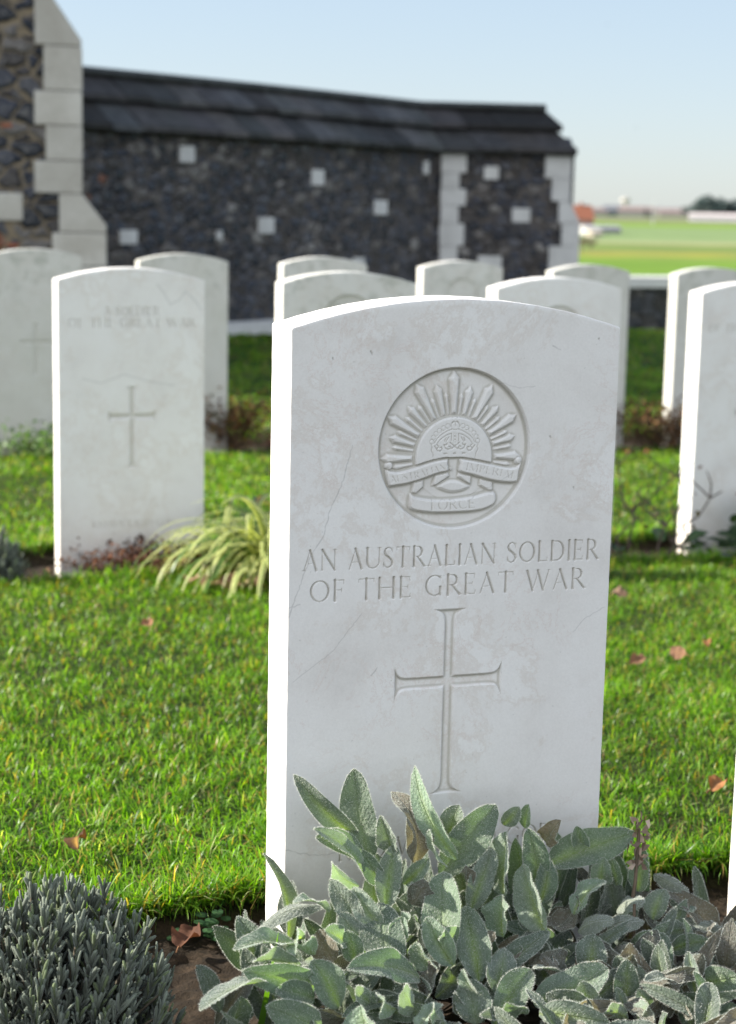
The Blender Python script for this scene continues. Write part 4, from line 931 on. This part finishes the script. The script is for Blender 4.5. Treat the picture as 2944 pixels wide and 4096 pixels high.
class Leaves:
    def __init__(s): s.v = []; s.q = []; s.c = []; s.hv = []; s.t = []; s.u = []; s.n = 0
    def leaf(s, B, Tp, w, nh, r, kind='g', c0=(.12, .175, .095), c1=(.30, .37, .09), fold=.16, bend=.12, wave=.05, curl=0., hairs=.62, nu=9, nv=17, hl=(.0014, .0026), petiole=.16, blunt=.56):
        B = np.array(B, float); Tp = np.array(Tp, float); a = Tp-B; Lg = np.linalg.norm(a); ax = a/Lg
        nh = np.array(nh, float); nh -= ax*nh.dot(ax); nh /= np.linalg.norm(nh)+1e-9; sd = np.cross(ax, nh)
        t = np.linspace(0, 1, nv)[:, None]; u = np.linspace(-1, 1, nu)[None]
        f = np.sin(PI*np.clip(t, 0, 1)**.9)**blunt; f = np.maximum(f, petiole*(1-t)*1.2); f[-1] = .03
        ph = r.uniform(0, 6.28, 4)
        ed = wave*w*np.abs(u)**1.5*(np.sin(t*r.uniform(7, 11)+ph[0]+u*1.2)+.6*np.sin(t*17+ph[1]-u*2))
        asym = 1+.08*np.sin(t*5+ph[2])*np.sign(u)
        across = u*w/2*f*asym
        up = bend*Lg*(4*t*(1-t))+fold*w*np.abs(u)*f+ed*f+curl*Lg*t**3
        along = t*Lg+0*u-.10*abs(curl)*Lg*t**3
        side = .04*Lg*np.sin(t*3+ph[3])
        P = B+along[..., None]*ax+(across+side)[..., None]*sd+up[..., None]*nh
        mid = np.exp(-(u*3.6)**2)*np.clip(1.15-t*1.1, 0, 1)
        C = np.array(c0)+(np.array(c1)-np.array(c0))*mid[..., None]
        C = C*(1+.18*r.normal(0, 1))*(1+.08*np.sin(t*9+u*3+ph[0]))[..., None]; C = np.clip(C, .01, .9)
        idx = s.n+np.arange(nu*nv).reshape(nv, nu)
        s.q.append(np.stack([idx[:-1, :-1], idx[:-1, 1:], idx[1:, 1:], idx[1:, :-1]], -1).reshape(-1, 4))
        s.t.append(np.broadcast_to(t, (nv, nu)).reshape(-1)); s.u.append(np.broadcast_to(u, (nv, nu)).reshape(-1))
        s.v.append(P.reshape(-1, 3)); s.c.append(C.reshape(-1, 3)); s.n += nu*nv
        if hairs:
            n = int(hairs*Lg*w*.65*1e6); m = int(Lg*1e3*7)
            tt = np.concatenate([r.uniform(.06, 1, n), r.uniform(.05, 1, m)])*(nv-1.001); uu = np.concatenate([r.uniform(0, 1, n), np.where(r.uniform(0, 1, m) < .5, .0, .9999)])*(nu-1.001)
            i = tt.astype(int); j = uu.astype(int); fi = (tt-i)[:, None]; fj = (uu-j)[:, None]
            p00, p01, p10, p11 = P[i, j], P[i, j+1], P[i+1, j], P[i+1, j+1]
            pos = (p00*(1-fj)+p01*fj)*(1-fi)+(p10*(1-fj)+p11*fj)*fi
            nn = np.cross(p01-p00, p10-p00); nn /= np.linalg.norm(nn, axis=1, keepdims=True)+1e-9
            nn *= np.where(r.uniform(0, 1, len(pos)) < .55, 1, -1)[:, None]
            outw = np.concatenate([np.zeros(n), np.where(uu[n:] < 1, -1.3, 1.3)])[:, None]*sd
            dr = nn*.75+ax*.35+outw+r.normal(0, .4, (len(pos), 3)); dr /= np.linalg.norm(dr, axis=1, keepdims=True)
            ln = r.uniform(*hl, len(pos))[:, None]; pr = np.cross(dr, r.normal(0, 1, (len(pos), 3))); pr /= np.linalg.norm(pr, axis=1, keepdims=True)+1e-9
            s.hv.append(np.stack([pos-pr*.00016, pos+pr*.00016, pos+dr*ln], 1).reshape(-1, 3))
    def build(s, name, mats, parent):
        V = np.concatenate(s.v); C = np.concatenate(s.c); Q = np.concatenate(s.q); F = [Q]; mi = [np.zeros(len(Q), int)]
        if s.hv:
            H = np.concatenate(s.hv); Tr = len(V)+np.arange(len(H)).reshape(-1, 3); V = np.concatenate([V, H]); C = np.concatenate([C, np.full((len(H), 3), .6)])
            F.append(Tr); mi.append(np.ones(len(Tr), int))
        z = np.zeros(len(V)-s.n); ex = {'lt': np.concatenate(s.t+[z]), 'lu': np.concatenate(s.u+[z])}
        return mesh_np(name, V-np.array(parent.location), F, mats, parent, col=C, mi=np.concatenate(mi), extra=ex)

pl = empty('woolly_leaf_plant', (.75, 1.62, gz(.75, 1.62))); tag(pl, 'big spreading clump of felted grey green leaves at the foot of the front headstone', 'plant')
r = np.random.default_rng(21)
gl, dl = Leaves(), Leaves()
sun = np.array(SUNV)
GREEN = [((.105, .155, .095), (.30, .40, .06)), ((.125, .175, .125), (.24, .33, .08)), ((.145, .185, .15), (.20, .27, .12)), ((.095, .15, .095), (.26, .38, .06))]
DEAD = [((.095, .07, .05), (.18, .135, .10)), ((.075, .065, .052), (.14, .12, .095)), ((.14, .10, .065), (.24, .18, .12))]
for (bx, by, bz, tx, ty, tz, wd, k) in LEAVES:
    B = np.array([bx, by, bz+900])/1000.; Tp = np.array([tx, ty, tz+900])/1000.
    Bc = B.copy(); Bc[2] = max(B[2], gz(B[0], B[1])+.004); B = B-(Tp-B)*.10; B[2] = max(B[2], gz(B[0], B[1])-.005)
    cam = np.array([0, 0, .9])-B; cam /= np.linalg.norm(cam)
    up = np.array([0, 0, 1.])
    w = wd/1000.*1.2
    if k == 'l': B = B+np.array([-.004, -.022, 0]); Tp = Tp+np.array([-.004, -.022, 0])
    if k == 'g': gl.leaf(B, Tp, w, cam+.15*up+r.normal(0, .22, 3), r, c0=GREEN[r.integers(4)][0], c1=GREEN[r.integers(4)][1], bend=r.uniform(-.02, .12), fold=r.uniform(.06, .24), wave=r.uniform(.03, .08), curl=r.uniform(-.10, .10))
    elif k == 'l': gl.leaf(B, Tp, w*1.2, 1.0*sun+.8*cam+r.normal(0, .3, 3), r, c0=np.array(GREEN[r.integers(1, 3)][0])*1.45, c1=GREEN[r.integers(4)][1], bend=r.uniform(0, .14), fold=r.uniform(.15, .34), wave=r.uniform(.05, .10), curl=r.uniform(-.15, .12))  # turned sunward, base colour lightened to paint sunlight on them
    elif k == 'w': gl.leaf(B, Tp, w*1.35, up+.45*cam+r.normal(0, .15, 3), r, c0=(.19, .21, .18), c1=(.22, .25, .16), bend=r.uniform(.05, .15), fold=-.16, wave=.06, curl=-.12, hairs=.6)
    else: dl.leaf(B, Tp, w*1.15, cam+.2*up+r.normal(0, .6, 3), r, c0=DEAD[r.integers(3)][0], c1=DEAD[r.integers(3)][1], bend=r.uniform(-.1, .3), fold=r.uniform(-.3, .4), wave=r.uniform(.12, .2), curl=r.uniform(-.35, .1), hairs=.22)
def surf(y): return gz(.75, y)+np.interp(y, [1.40, 1.50, 1.60, 1.70, 1.77], [.05, .065, .10, .145, .175])
for k in range(270):
    y = 1.40+.375*r.uniform()**.75; x = r.uniform(.40+.5*max(0, y-1.62), 1.02)
    if x < .47 and y > 1.64: continue
    if x > .9 and y > 1.70: continue
    B = np.array([x, y, gz(x, y)+r.uniform(.0, .05)]); az = r.uniform(0, 6.28); el = r.uniform(.35, 1.4); lg = r.uniform(.06, .125)
    Tp = B+lg*np.array([math.cos(az)*math.cos(el), math.sin(az)*math.cos(el)*.8-.15, math.sin(el)])
    if Tp[1] > 1.785: Tp[1] = 1.775
    Tp[2] = min(Tp[2], surf(Tp[1])-.015); nh = np.array([-.2, -1., .6])+r.normal(0, .5, 3); el = el
    if r.uniform() < (.5 if x > .78 else .14): dl.leaf(B, Tp, r.uniform(.016, .032), nh, r, c0=DEAD[r.integers(3)][0], c1=DEAD[r.integers(3)][1], bend=r.uniform(-.1, .3), fold=r.uniform(-.3, .4), wave=.16, curl=r.uniform(-.4, .1), hairs=.12, nu=7, nv=11)
    else: gl.leaf(B, Tp, r.uniform(.013, .034), nh, r, c0=np.array(GREEN[r.integers(4)][0])*r.uniform(.4, .9), c1=np.array(GREEN[r.integers(4)][1])*.7, bend=r.uniform(0, .15), fold=r.uniform(.05, .25), wave=.06, curl=r.uniform(-.15, .1), hairs=.3, nu=7, nv=13)  # filler greens darkened, painting in the shaded gaps of the clump
for k in range(34):
    x, y = r.uniform(.60, .93), r.uniform(1.69, 1.765); B = np.array([x, y, gz(x, y)+.05]); tz = .9-.69+r.uniform(-.035, .02)-max(0, x-.82)*.2
    gl.leaf(B, np.array([x+r.normal(0, .02), y+r.uniform(-.02, .005), tz]), r.uniform(.022, .034), np.array([-.3, -1., .3])+r.normal(0, .45, 3), r, c0=np.array(GREEN[r.integers(4)][0])*r.uniform(.6, 1), c1=np.array(GREEN[r.integers(4)][1])*.8, bend=r.uniform(0, .15), fold=r.uniform(.05, .25), wave=.07, curl=r.uniform(-.15, .15), hairs=.35, nu=7, nv=13)
gl.build('green_foliage', [M_WOOL, M_HAIR], pl); dl.build('withered_foliage', [M_WOOL, M_HAIR], pl)
O = Vector(pl.location)
for p0, p1, hd in (((.872, 1.655, .115), (.885, 1.662, .235), True), ((.858, 1.62, .08), (.864, 1.625, .165), False), ((.782, 1.60, .07), (.786, 1.6, .135), False)):
    q = MB(); a, b_ = Vector(p0), Vector(p1); q.tube([a-O, a.lerp(b_, .5)-O+Vector((.003, 0, 0)), b_-O], [.0024, .002, .0016], 6, (.16, .12, .085))
    st_ = q.build('dry_stalk', M_DRY, pl)
    if hd:
        q = MB()
        for k in range(40):
            z = random.uniform(-.045, .008); p = b_-O+Vector((random.gauss(0, .004), random.gauss(0, .004), z)); d = Vector((random.gauss(0, 1), random.gauss(0, 1), random.gauss(.6, .6))).normalized()*.012
            s_ = d.orthogonal().normalized()*.0035; q.add([p-s_, p+d*.6+s_, p+d, p+d*.5-s_], [(0, 1, 2, 3)], random.choice([(.24, .18, .13), (.42, .33, .26), (.18, .13, .1)]))
        q.build('dry_leaves', M_DRY, st_)

def needle(V, Fq, C, base, ax, lg, w, c, r):
    """thin four sided leaf"""
    ax = ax/np.linalg.norm(ax); s = np.cross(ax, r.normal(0, 1, 3)); s /= np.linalg.norm(s); t = np.cross(ax, s)
    b = len(V)
    droop = r.normal(0, .12, 3)*lg
    for k, (q_, rr_) in enumerate(((0, .55), (.35, 1), (.85, 1), (1, .6))):
        p = base+ax*lg*q_+droop*q_*q_
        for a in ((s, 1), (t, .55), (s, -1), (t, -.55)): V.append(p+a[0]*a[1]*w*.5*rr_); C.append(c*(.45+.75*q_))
    for k in range(3):
        for j in range(4): Fq.append((b+k*4+j, b+k*4+(j+1) % 4, b+k*4+4+(j+1) % 4, b+k*4+4+j))
    Fq.append((b+12, b+13, b+14, b+15))
def lavender(x, y, rad, hgt, nsh, label, seed, scale=1.0, leafn=17):
    r = np.random.default_rng(seed); z0 = gz(x, y)-.02
    o = empty('lavender_bush', (x, y, z0)); tag(o, label, 'shrub')
    V, F, C = [], [], []; st = MB()
    for k in range(nsh):
        u = (k+.5)/nsh; th = k*2.39996; el = math.asin(1-u*.98); j = r.uniform(.74, 1.07)+.06*math.sin(th*3)*math.cos(el*5)
        e = np.array([math.cos(th)*math.cos(el)*rad*j, math.sin(th)*math.cos(el)*rad*j, .03+math.sin(el)*(hgt-.03)*j])
        b0 = np.array([e[0]*.25, e[1]*.25, 0]); ax = e-b0; L0 = np.linalg.norm(ax); ax /= L0; ax = ax*.6+np.array([0, 0, .75])+r.normal(0, .12, 3); ax /= np.linalg.norm(ax)
        st.tube([tuple(b0), tuple(b0*.4+e*.55), tuple(e)], [.002*scale, .0016*scale, .0011*scale], 4, (.10, .085, .06))
        for i in range(leafn):
            q = i/leafn; p = e-ax*(1-q)**1.6*.042*scale; a = r.uniform(0, 6.28); spread = .62-.50*q**.7
            s1 = np.cross(ax, [.3, .2, .9]); s1 /= np.linalg.norm(s1); s2 = np.cross(ax, s1)
            d = ax+spread*(math.cos(a)*s1+math.sin(a)*s2)
            g = r.uniform(.75, 1.2); c = np.array([.15, .172, .135])*g if r.uniform() < .8 else np.array([.14, .175, .09])*g
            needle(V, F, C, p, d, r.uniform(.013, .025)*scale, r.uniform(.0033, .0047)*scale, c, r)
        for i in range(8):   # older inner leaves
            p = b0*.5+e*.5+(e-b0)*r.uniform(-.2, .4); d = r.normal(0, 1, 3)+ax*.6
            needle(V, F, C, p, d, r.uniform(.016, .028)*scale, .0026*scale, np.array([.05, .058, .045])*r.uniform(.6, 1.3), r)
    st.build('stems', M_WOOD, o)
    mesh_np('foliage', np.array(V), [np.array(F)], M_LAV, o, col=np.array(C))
lavender(.236, 1.655, .128, .176, 320, 'grey green lavender bush in the bottom left corner, thick with narrow leaves', 31)
lavender(.50, 4.36, .085, .14, 80, 'small blurred grey lavender bush at the left edge by the second row', 32, 1.2)

def base_loc(x, y): return (x, y, gz(x, y)-.02)
# arching strap leaved plant, green and yellow
def strap_plant(x, y, n, lmin, lmax, label, seed):
    r = np.random.default_rng(seed); o = empty('strap_leaved_plant', base_loc(x, y)); tag(o, label, 'plant')
    V, F, C = [], [], []
    for k in range(n):
        a = r.uniform(0, 6.28); lg = r.uniform(lmin, lmax); w = r.uniform(.011, .018); e0 = r.uniform(.85, 1.5); b0 = np.array([r.normal(0, .045), r.normal(0, .03), 0.])
        h = np.array([math.cos(a), math.sin(a), 0]); sd = np.array([-h[1], h[0], 0]); p = b0.copy(); b = len(V); nseg = 11; drop = r.uniform(1.9, 3.1)
        ye = r.uniform(0, 1) < .72; cg = np.array([.06, .14, .02]); cy = np.array([.78, .77, .32]) if ye else np.array([.10, .17, .04])
        for i in range(nseg+1):
            t = i/nseg; el = e0-drop*t**1.25
            d = h*math.cos(el)+np.array([0, 0, math.sin(el)])
            ww = w*min(1, .55+t*2)*(1-t**3.5)+.0005
            nrm = np.cross(sd, d)
            for u, c in ((-1, cy), (-.45, cy*.6+cg*.4), (0, cg), (.45, cg*.6+cy*.4), (1, cy)):
                V.append(p+sd*u*ww/2+nrm*(-abs(u))*ww*.12*-1); C.append(c*(.8+.3*t))
            p = p+d*lg/nseg; p[2] = max(p[2], .022+.01*r.uniform())
        for i in range(nseg):
            for j in range(4): F.append((b+i*5+j, b+i*5+j+1, b+i*5+5+j+1, b+i*5+5+j))
    mesh_np('foliage', np.array(V), [np.array(F)], M_STRAP, o, col=np.array(C))
strap_plant(1.20, 4.23, 270, .30, .46, 'arching strap leaved plant striped green and yellow by the A SOLDIER stone', 41)

def twiggy(x, y, n, h, sp, label, seed, name, cat, twig_c, leaf_cols, nleaf, leaf_s, mat=None, thick=.0025, kinked=True, part='foliage'):
    r = random.Random(seed); o = empty(name, base_loc(x, y)); tag(o, label, cat); q = MB(); lf = MB(); tips = []
    for k in range(n):
        a = r.uniform(0, 6.28); pts = [Vector((r.gauss(0, sp*.18), r.gauss(0, sp*.14), 0))]; d = Vector((math.cos(a)*sp*.5, math.sin(a)*sp*.42, h*r.uniform(.55, 1.0)))
        m = 6
        for i in range(1, m+1):
            t = i/m; p = pts[0]+d*t+(Vector((r.gauss(0, 1), r.gauss(0, 1), r.gauss(0, .5)))*h*.06 if kinked else Vector()); pts.append(p)
        q.tube(pts, [thick*(1-.6*i/m) for i in range(m+1)], 5, twig_c)
        for s in range(r.randint(1, 3)):
            i = r.randint(2, m-1); b0 = pts[i]; e = b0+Vector((r.gauss(0, 1)*sp*.22, r.gauss(0, 1)*sp*.18, h*r.uniform(.08, .3)))
            q.tube([b0, b0.lerp(e, .5)+Vector((r.gauss(0, .01), r.gauss(0, .01), 0)), e], [thick*.6, thick*.5, thick*.25], 4, twig_c); tips.append(e)
        tips.append(pts[-1]); tips += pts[2:]
    q.build('twigs', M_WOOD, o)
    if nleaf:
        for k in range(nleaf):
            p = r.choice(tips)+Vector((r.gauss(0, 1), r.gauss(0, 1), r.gauss(0, 1)))*leaf_s*1.3
            if p.z < .01: p.z = .012
            a = Vector((r.gauss(0, 1), r.gauss(0, 1), r.gauss(.4, 1))).normalized(); u = a.orthogonal().normalized(); u.rotate(Matrix.Rotation(r.uniform(0, 6.28), 3, a)); w = a.cross(u); s = leaf_s*r.uniform(.6, 1.3); c = r.choice(leaf_cols); g = r.uniform(.7, 1.25)
            lf.add([p, p+u*s*.5+w*s*.36+a*s*.1, p+u*s*1.1, p+u*s*.5-w*s*.36+a*s*.1], [(0, 1, 2, 3)], tuple(v*g for v in c))
        lf.build(part, mat or M_DRY, o)
    return o
BR = [(.13, .055, .03), (.08, .04, .025), (.19, .10, .06), (.06, .03, .02)]
twiggy(.95, 4.43, 50, .070, .22, 'dried russet brown perennial with flat seed heads below the A SOLDIER stone', 51, 'dry_perennial', 'plant', (.15, .08, .06), BR, 1300, .014, thick=.003)  # the part named foliage holds the dried seed heads here
twiggy(.80, 4.47, 14, .06, .14, 'low scrap of dark dry stems by the left corner of the A SOLDIER stone', 58, 'dry_perennial', 'plant', (.10, .07, .05), BR, 120, .012, thick=.003)
twiggy(1.86, 7.42, 60, .22, .26, 'rounded rusty brown shrub beside the back headstone left of the front stone', 52, 'brown_shrub', 'shrub', (.10, .06, .04), [(.12, .06, .025), (.20, .10, .04), (.07, .045, .02), (.08, .07, .02)], 1600, .018)
twiggy(2.30, 7.42, 40, .10, .45, 'low dull purple brown plant spread along the back bed behind the front stone', 53, 'low_brown_plant', 'plant', (.12, .07, .05), [(.15, .08, .07), (.10, .06, .05), (.20, .12, .09)], 700, .02)
twiggy(3.84, 7.08, 75, .22, .42, 'dark rusty bush at the foot of the right back headstone', 54, 'brown_shrub', 'shrub', (.09, .055, .04), [(.10, .055, .025), (.17, .09, .04), (.06, .05, .02)], 1500, .02)
twiggy(2.34, 4.44, 6, .32, .34, 'nearly bare rose bush of crooked twigs between the two right headstones', 55, 'bare_rose_bush', 'shrub', (.10, .075, .06), [(.16, .08, .05), (.12, .10, .03)], 26, .018, thick=.0045)
twiggy(1.16, 7.14, 70, .10, .42, 'bright green low plant at the foot of the leftmost back headstone', 56, 'ground_cover_plant', 'plant', (.07, .09, .03), [(.08, .17, .03), (.12, .22, .04), (.05, .11, .02), (.17, .24, .06)], 1500, .022, M_LEAF)
o = empty('broad_leaved_plant', base_loc(2.74, 4.40)); tag(o, 'dark green broad leaved plant at the foot of the right edge headstone', 'plant')
lv = Leaves(); r = np.random.default_rng(61)
for k in range(110):
    a = r.uniform(0, 6.28); rad = abs(r.normal(0, .13)); c = np.array([2.74+math.cos(a)*rad*1.5, 4.40+math.sin(a)*rad*.7, 0.]); c[2] = gz(c[0], c[1])+r.uniform(.02, .19)*math.exp(-(rad/.2)**2)
    a = r.uniform(0, 6.28); T_ = c+r.uniform(.05, .095)*np.array([math.cos(a), math.sin(a), r.uniform(-.3, .5)])
    lv.leaf(c, T_, r.uniform(.03, .05), np.array([0, -.3, 1.])+r.normal(0, .3, 3), r, c0=np.array([.035, .075, .03])*r.uniform(.7, 1.4), c1=(.12, .17, .06), hairs=0, nu=5, nv=8, bend=.1, fold=.1, wave=.06)
lv.build('foliage', [M_LEAF], o)
for k in range(3):
    pass
# clover at the ragged turf edge
o = empty('clover_patch', base_loc(.52, 2.08)); tag(o, 'small patch of clover under the turf edge left of the front headstone', 'plant')
lv = Leaves()
for k in range(26):
    x, y = .48+r.normal(0, .022), 1.97+r.normal(0, .015); z = gz(x, y)-.025+r.uniform(.0, .03)
    for j in range(3):
        a = j*2.09+r.uniform(0, .5); B = np.array([x, y, z]); lv.leaf(B, B+.0075*np.array([math.cos(a), math.sin(a), .15]), .008, np.array([0, -.5, 1]), r, c0=(.035, .09, .03), c1=(.07, .14, .05), hairs=0, nu=3, nv=5, fold=.05, bend=0, wave=0)
lv.build('foliage', [M_LEAF], o)

# ------------------------------------------------------------------ fallen leaves, each its own
GFL = 'brown fallen leaves lying about'
def fallen(x, y, size, rz, tiltx, label, c0, c1, seed, lift=.03, group=GFL):
    r = np.random.default_rng(seed); x, y = (x*.945, y*.945) if y < 3 else (x*.97, y*.97); size *= .58; z = gz(x, y)+lift*.8
    o = empty('fallen_leaf', (x, y, z)); tag(o, label, 'leaf', group)
    lf = Leaves(); d = np.array([math.cos(rz), math.sin(rz), 0])*size
    nh = np.array([math.sin(tiltx)*-d[1]/size, -math.sin(tiltx), math.cos(tiltx)])
    B = np.array([x, y, z])-d/2; lf.leaf(B, B+d+np.array([0, 0, size*.15]), size*.78, nh, r, c0=c0, c1=c1, fold=r.uniform(.1, .35), bend=r.uniform(-.1, .25), wave=.16, curl=r.uniform(-.3, .3), hairs=0, nu=9, nv=12, blunt=.5)
    lf.build('blade', [M_DRY], o)
    q = MB(); O = Vector(o.location); b0 = Vector(B)-O; q.tube([b0, b0-Vector(d)*.15+Vector((0, 0, .004)), b0-Vector(d)*.35], [.0012, .001, .0009], 5, (.16, .08, .04)); q.build('stalk', M_WOOD, o)
BN, TN_, OR = (.11, .055, .025), (.28, .145, .075), (.24, .11, .045)
fallen(.385, 2.33, .062, 1.3, .9, 'curled dark brown leaf on the lawn just above the lavender bush', (.085, .045, .022), (.30, .17, .03), 1, .035)
fallen(.77, 3.75, .05, .4, .5, 'single tan leaf on the lawn below the dried russet plant', TN_, (.3, .15, .09), 2)
fallen(1.775, 3.20, .062, 1.9, .9, 'pinkish tan leaf standing on the lawn right of the front stone', (.30, .165, .10), TN_, 3, .04)
fallen(1.66, 3.16, .058, .2, .5, 'flat brown leaf on the lawn left of the standing tan leaf', (.24, .13, .08), TN_, 4)
fallen(1.39, 2.36, .06, .5, .4, 'orange brown leaf in the grass near the lower right edge', OR, TN_, 5, .03)
fallen(1.98, 3.88, .07, 2.6, .4, 'greyish brown leaf close against the right side of the front stone', (.20, .13, .09), BN, 6)
fallen(1.90, 3.30, .04, 1.2, .8, 'small rusty leaf at the right edge of the lawn', OR, BN, 7)
fallen(.468, 2.04, .072, 1.0, .8, 'large rust brown leaf on the dark soil between the lavender and the woolly plant', (.11, .05, .03), (.15, .07, .04), 9, -.012)
for k, (x, y, s, a) in enumerate([(1.04, 4.30, .10, .3), (1.09, 4.27, .085, 1.4), (1.14, 4.25, .09, 2.4), (1.00, 4.33, .08, .9), (1.07, 4.24, .095, 2.9), (1.12, 4.31, .08, .2)]):
    fallen(x, y, s, a, .5, 'pale pinkish leaf in the little heap below the strap leaved plant', (.46, .29, .20), TN_, 20+k, .012, 'pale leaves heaped below the strap leaved plant')
for k, (x, y) in enumerate([(2.93, 5.9), (3.55, 6.95), (2.55, 5.45), (1.55, 5.7), (.88, 5.6), (3.62, 6.9)]):
    fallen(x, y, .07, k*1.1, .5, 'small blurred tan leaf on the far lawn strip between the rows', OR if k % 2 else TN_, BN, 40+k, .03, 'blurred leaves on the far lawn')
# single tall grass blade by the plant
V = []; F = []; C = []
for i in range(8):
    t = i/7; p = np.array([.437+.02*t, 1.60-.01*t, gz(.44, 1.6)-.01+.135*t]); w = .0036*(1-t**2)+.0003; V += [p-[w, 0, 0], p+[w, .001, 0]]; C += [(.10, .2, .03)]*2
    if i: b = 2*i; F.append((b-2, b-1, b+1, b))
tag(mesh_np('grass_stalk', np.array(V), [np.array(F)], M_GRASS, col=np.array(C)), 'single upright green grass blade in the soil left of the woolly plant', 'grass blade')

# ------------------------------------------------------------------ light, sky, camera
S.world = bpy.data.worlds.new('World'); S.world.use_nodes = True
nt = S.world.node_tree; nt.nodes.clear()
out = nt.nodes.new('ShaderNodeOutputWorld'); bg = nt.nodes.new('ShaderNodeBackground'); sky = nt.nodes.new('ShaderNodeTexSky')
sky.sky_type = 'NISHITA'; sky.sun_disc = False; sky.sun_elevation = EL; sky.sun_rotation = math.atan2(SUNV.x, SUNV.y)
sky.altitude = 50; sky.air_density = 1.0; sky.dust_density = .35; sky.ozone_density = 1.6
bg.inputs[1].default_value = .15

def vm(op, a, b_=None):
    n = nt.nodes.new('ShaderNodeVectorMath'); n.operation = op
    for i, v in enumerate((a, b_)):
        if v is None: continue
        if isinstance(v, tuple): n.inputs[i].default_value = v
        else: nt.links.new(v, n.inputs[i])
    return n.outputs['Value'] if op == 'DOT_PRODUCT' else n.outputs[0]
gm = nt.nodes.new('ShaderNodeGamma'); gm.inputs[1].default_value = .42; nt.links.new(sky.outputs[0], gm.inputs[0])   # soft shoulder: the sunward sky keeps its colour
blue = vm('MULTIPLY', gm.outputs[0], (.362/.3975, .398/.3975, .448/.3975))
# added fill light: made-up bright cloud in the sky behind the camera
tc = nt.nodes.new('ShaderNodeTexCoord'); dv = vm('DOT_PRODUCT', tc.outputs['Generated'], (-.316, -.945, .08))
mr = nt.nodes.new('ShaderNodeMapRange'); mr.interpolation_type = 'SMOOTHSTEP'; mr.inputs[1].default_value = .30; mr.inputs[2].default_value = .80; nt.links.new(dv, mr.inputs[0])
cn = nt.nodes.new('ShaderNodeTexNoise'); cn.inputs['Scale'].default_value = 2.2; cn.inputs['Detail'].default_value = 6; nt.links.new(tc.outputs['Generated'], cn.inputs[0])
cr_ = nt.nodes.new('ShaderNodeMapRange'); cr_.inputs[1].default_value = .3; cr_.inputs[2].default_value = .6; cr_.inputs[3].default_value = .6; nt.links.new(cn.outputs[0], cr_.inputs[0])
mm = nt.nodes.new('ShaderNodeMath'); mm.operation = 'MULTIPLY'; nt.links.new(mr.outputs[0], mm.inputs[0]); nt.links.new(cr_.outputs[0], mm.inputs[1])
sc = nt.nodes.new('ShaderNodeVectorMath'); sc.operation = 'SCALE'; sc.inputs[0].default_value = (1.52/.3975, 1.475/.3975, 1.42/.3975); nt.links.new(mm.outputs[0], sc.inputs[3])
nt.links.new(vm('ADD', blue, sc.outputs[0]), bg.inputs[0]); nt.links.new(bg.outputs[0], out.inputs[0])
ld = bpy.data.lights.new('sun', 'SUN'); ld.energy = 5.0; ld.angle = math.radians(.53); ld.color = (1, .945, .85)
lo = bpy.data.objects.new('sun', ld); COL.objects.link(lo); lo.rotation_euler = SUNV.to_track_quat('Z', 'Y').to_euler(); lo.location = (-6, 4, 8)
yaw, pitch, roll = (math.radians(a) for a in (18.76937611, 9.78683423, -1.20815501))
f = Vector((math.sin(yaw)*math.cos(pitch), math.cos(yaw)*math.cos(pitch), -math.sin(pitch)))
rt = f.cross(Vector((0, 0, 1))).normalized(); dn = -(rt.cross(f))
r2 = math.cos(roll)*rt+math.sin(roll)*dn; d2 = -math.sin(roll)*rt+math.cos(roll)*dn
cd = bpy.data.cameras.new('camera'); cam = bpy.data.objects.new('camera', cd); COL.objects.link(cam)
Mx = Matrix(((r2.x, -d2.x, -f.x, 0), (r2.y, -d2.y, -f.y, 0), (r2.z, -d2.z, -f.z, EYE), (0, 0, 0, 1))); cam.matrix_world = Mx
cd.sensor_fit = 'VERTICAL'; cd.sensor_height = 36; cd.lens = 62.638; cd.clip_start = .05; cd.clip_end = 9000
cd.dof.use_dof = True; cd.dof.focus_distance = 1.88; cd.dof.aperture_fstop = 7.2
S.camera = cam
S.render.engine = 'CYCLES'
S.view_settings.view_transform = 'Standard'; S.view_settings.look = 'None'; S.view_settings.exposure = 0
c = S.cycles; c.film_exposure = 2.65; c.max_bounces = 7; c.diffuse_bounces = 4; c.glossy_bounces = 2; c.transmission_bounces = 4; c.caustics_reflective = False; c.caustics_refractive = False
c.sample_clamp_indirect = 6; c.use_denoising = True
try: c.denoiser = 'OPENIMAGEDENOISE'; c.denoising_input_passes = 'RGB_ALBEDO_NORMAL'
except Exception: pass
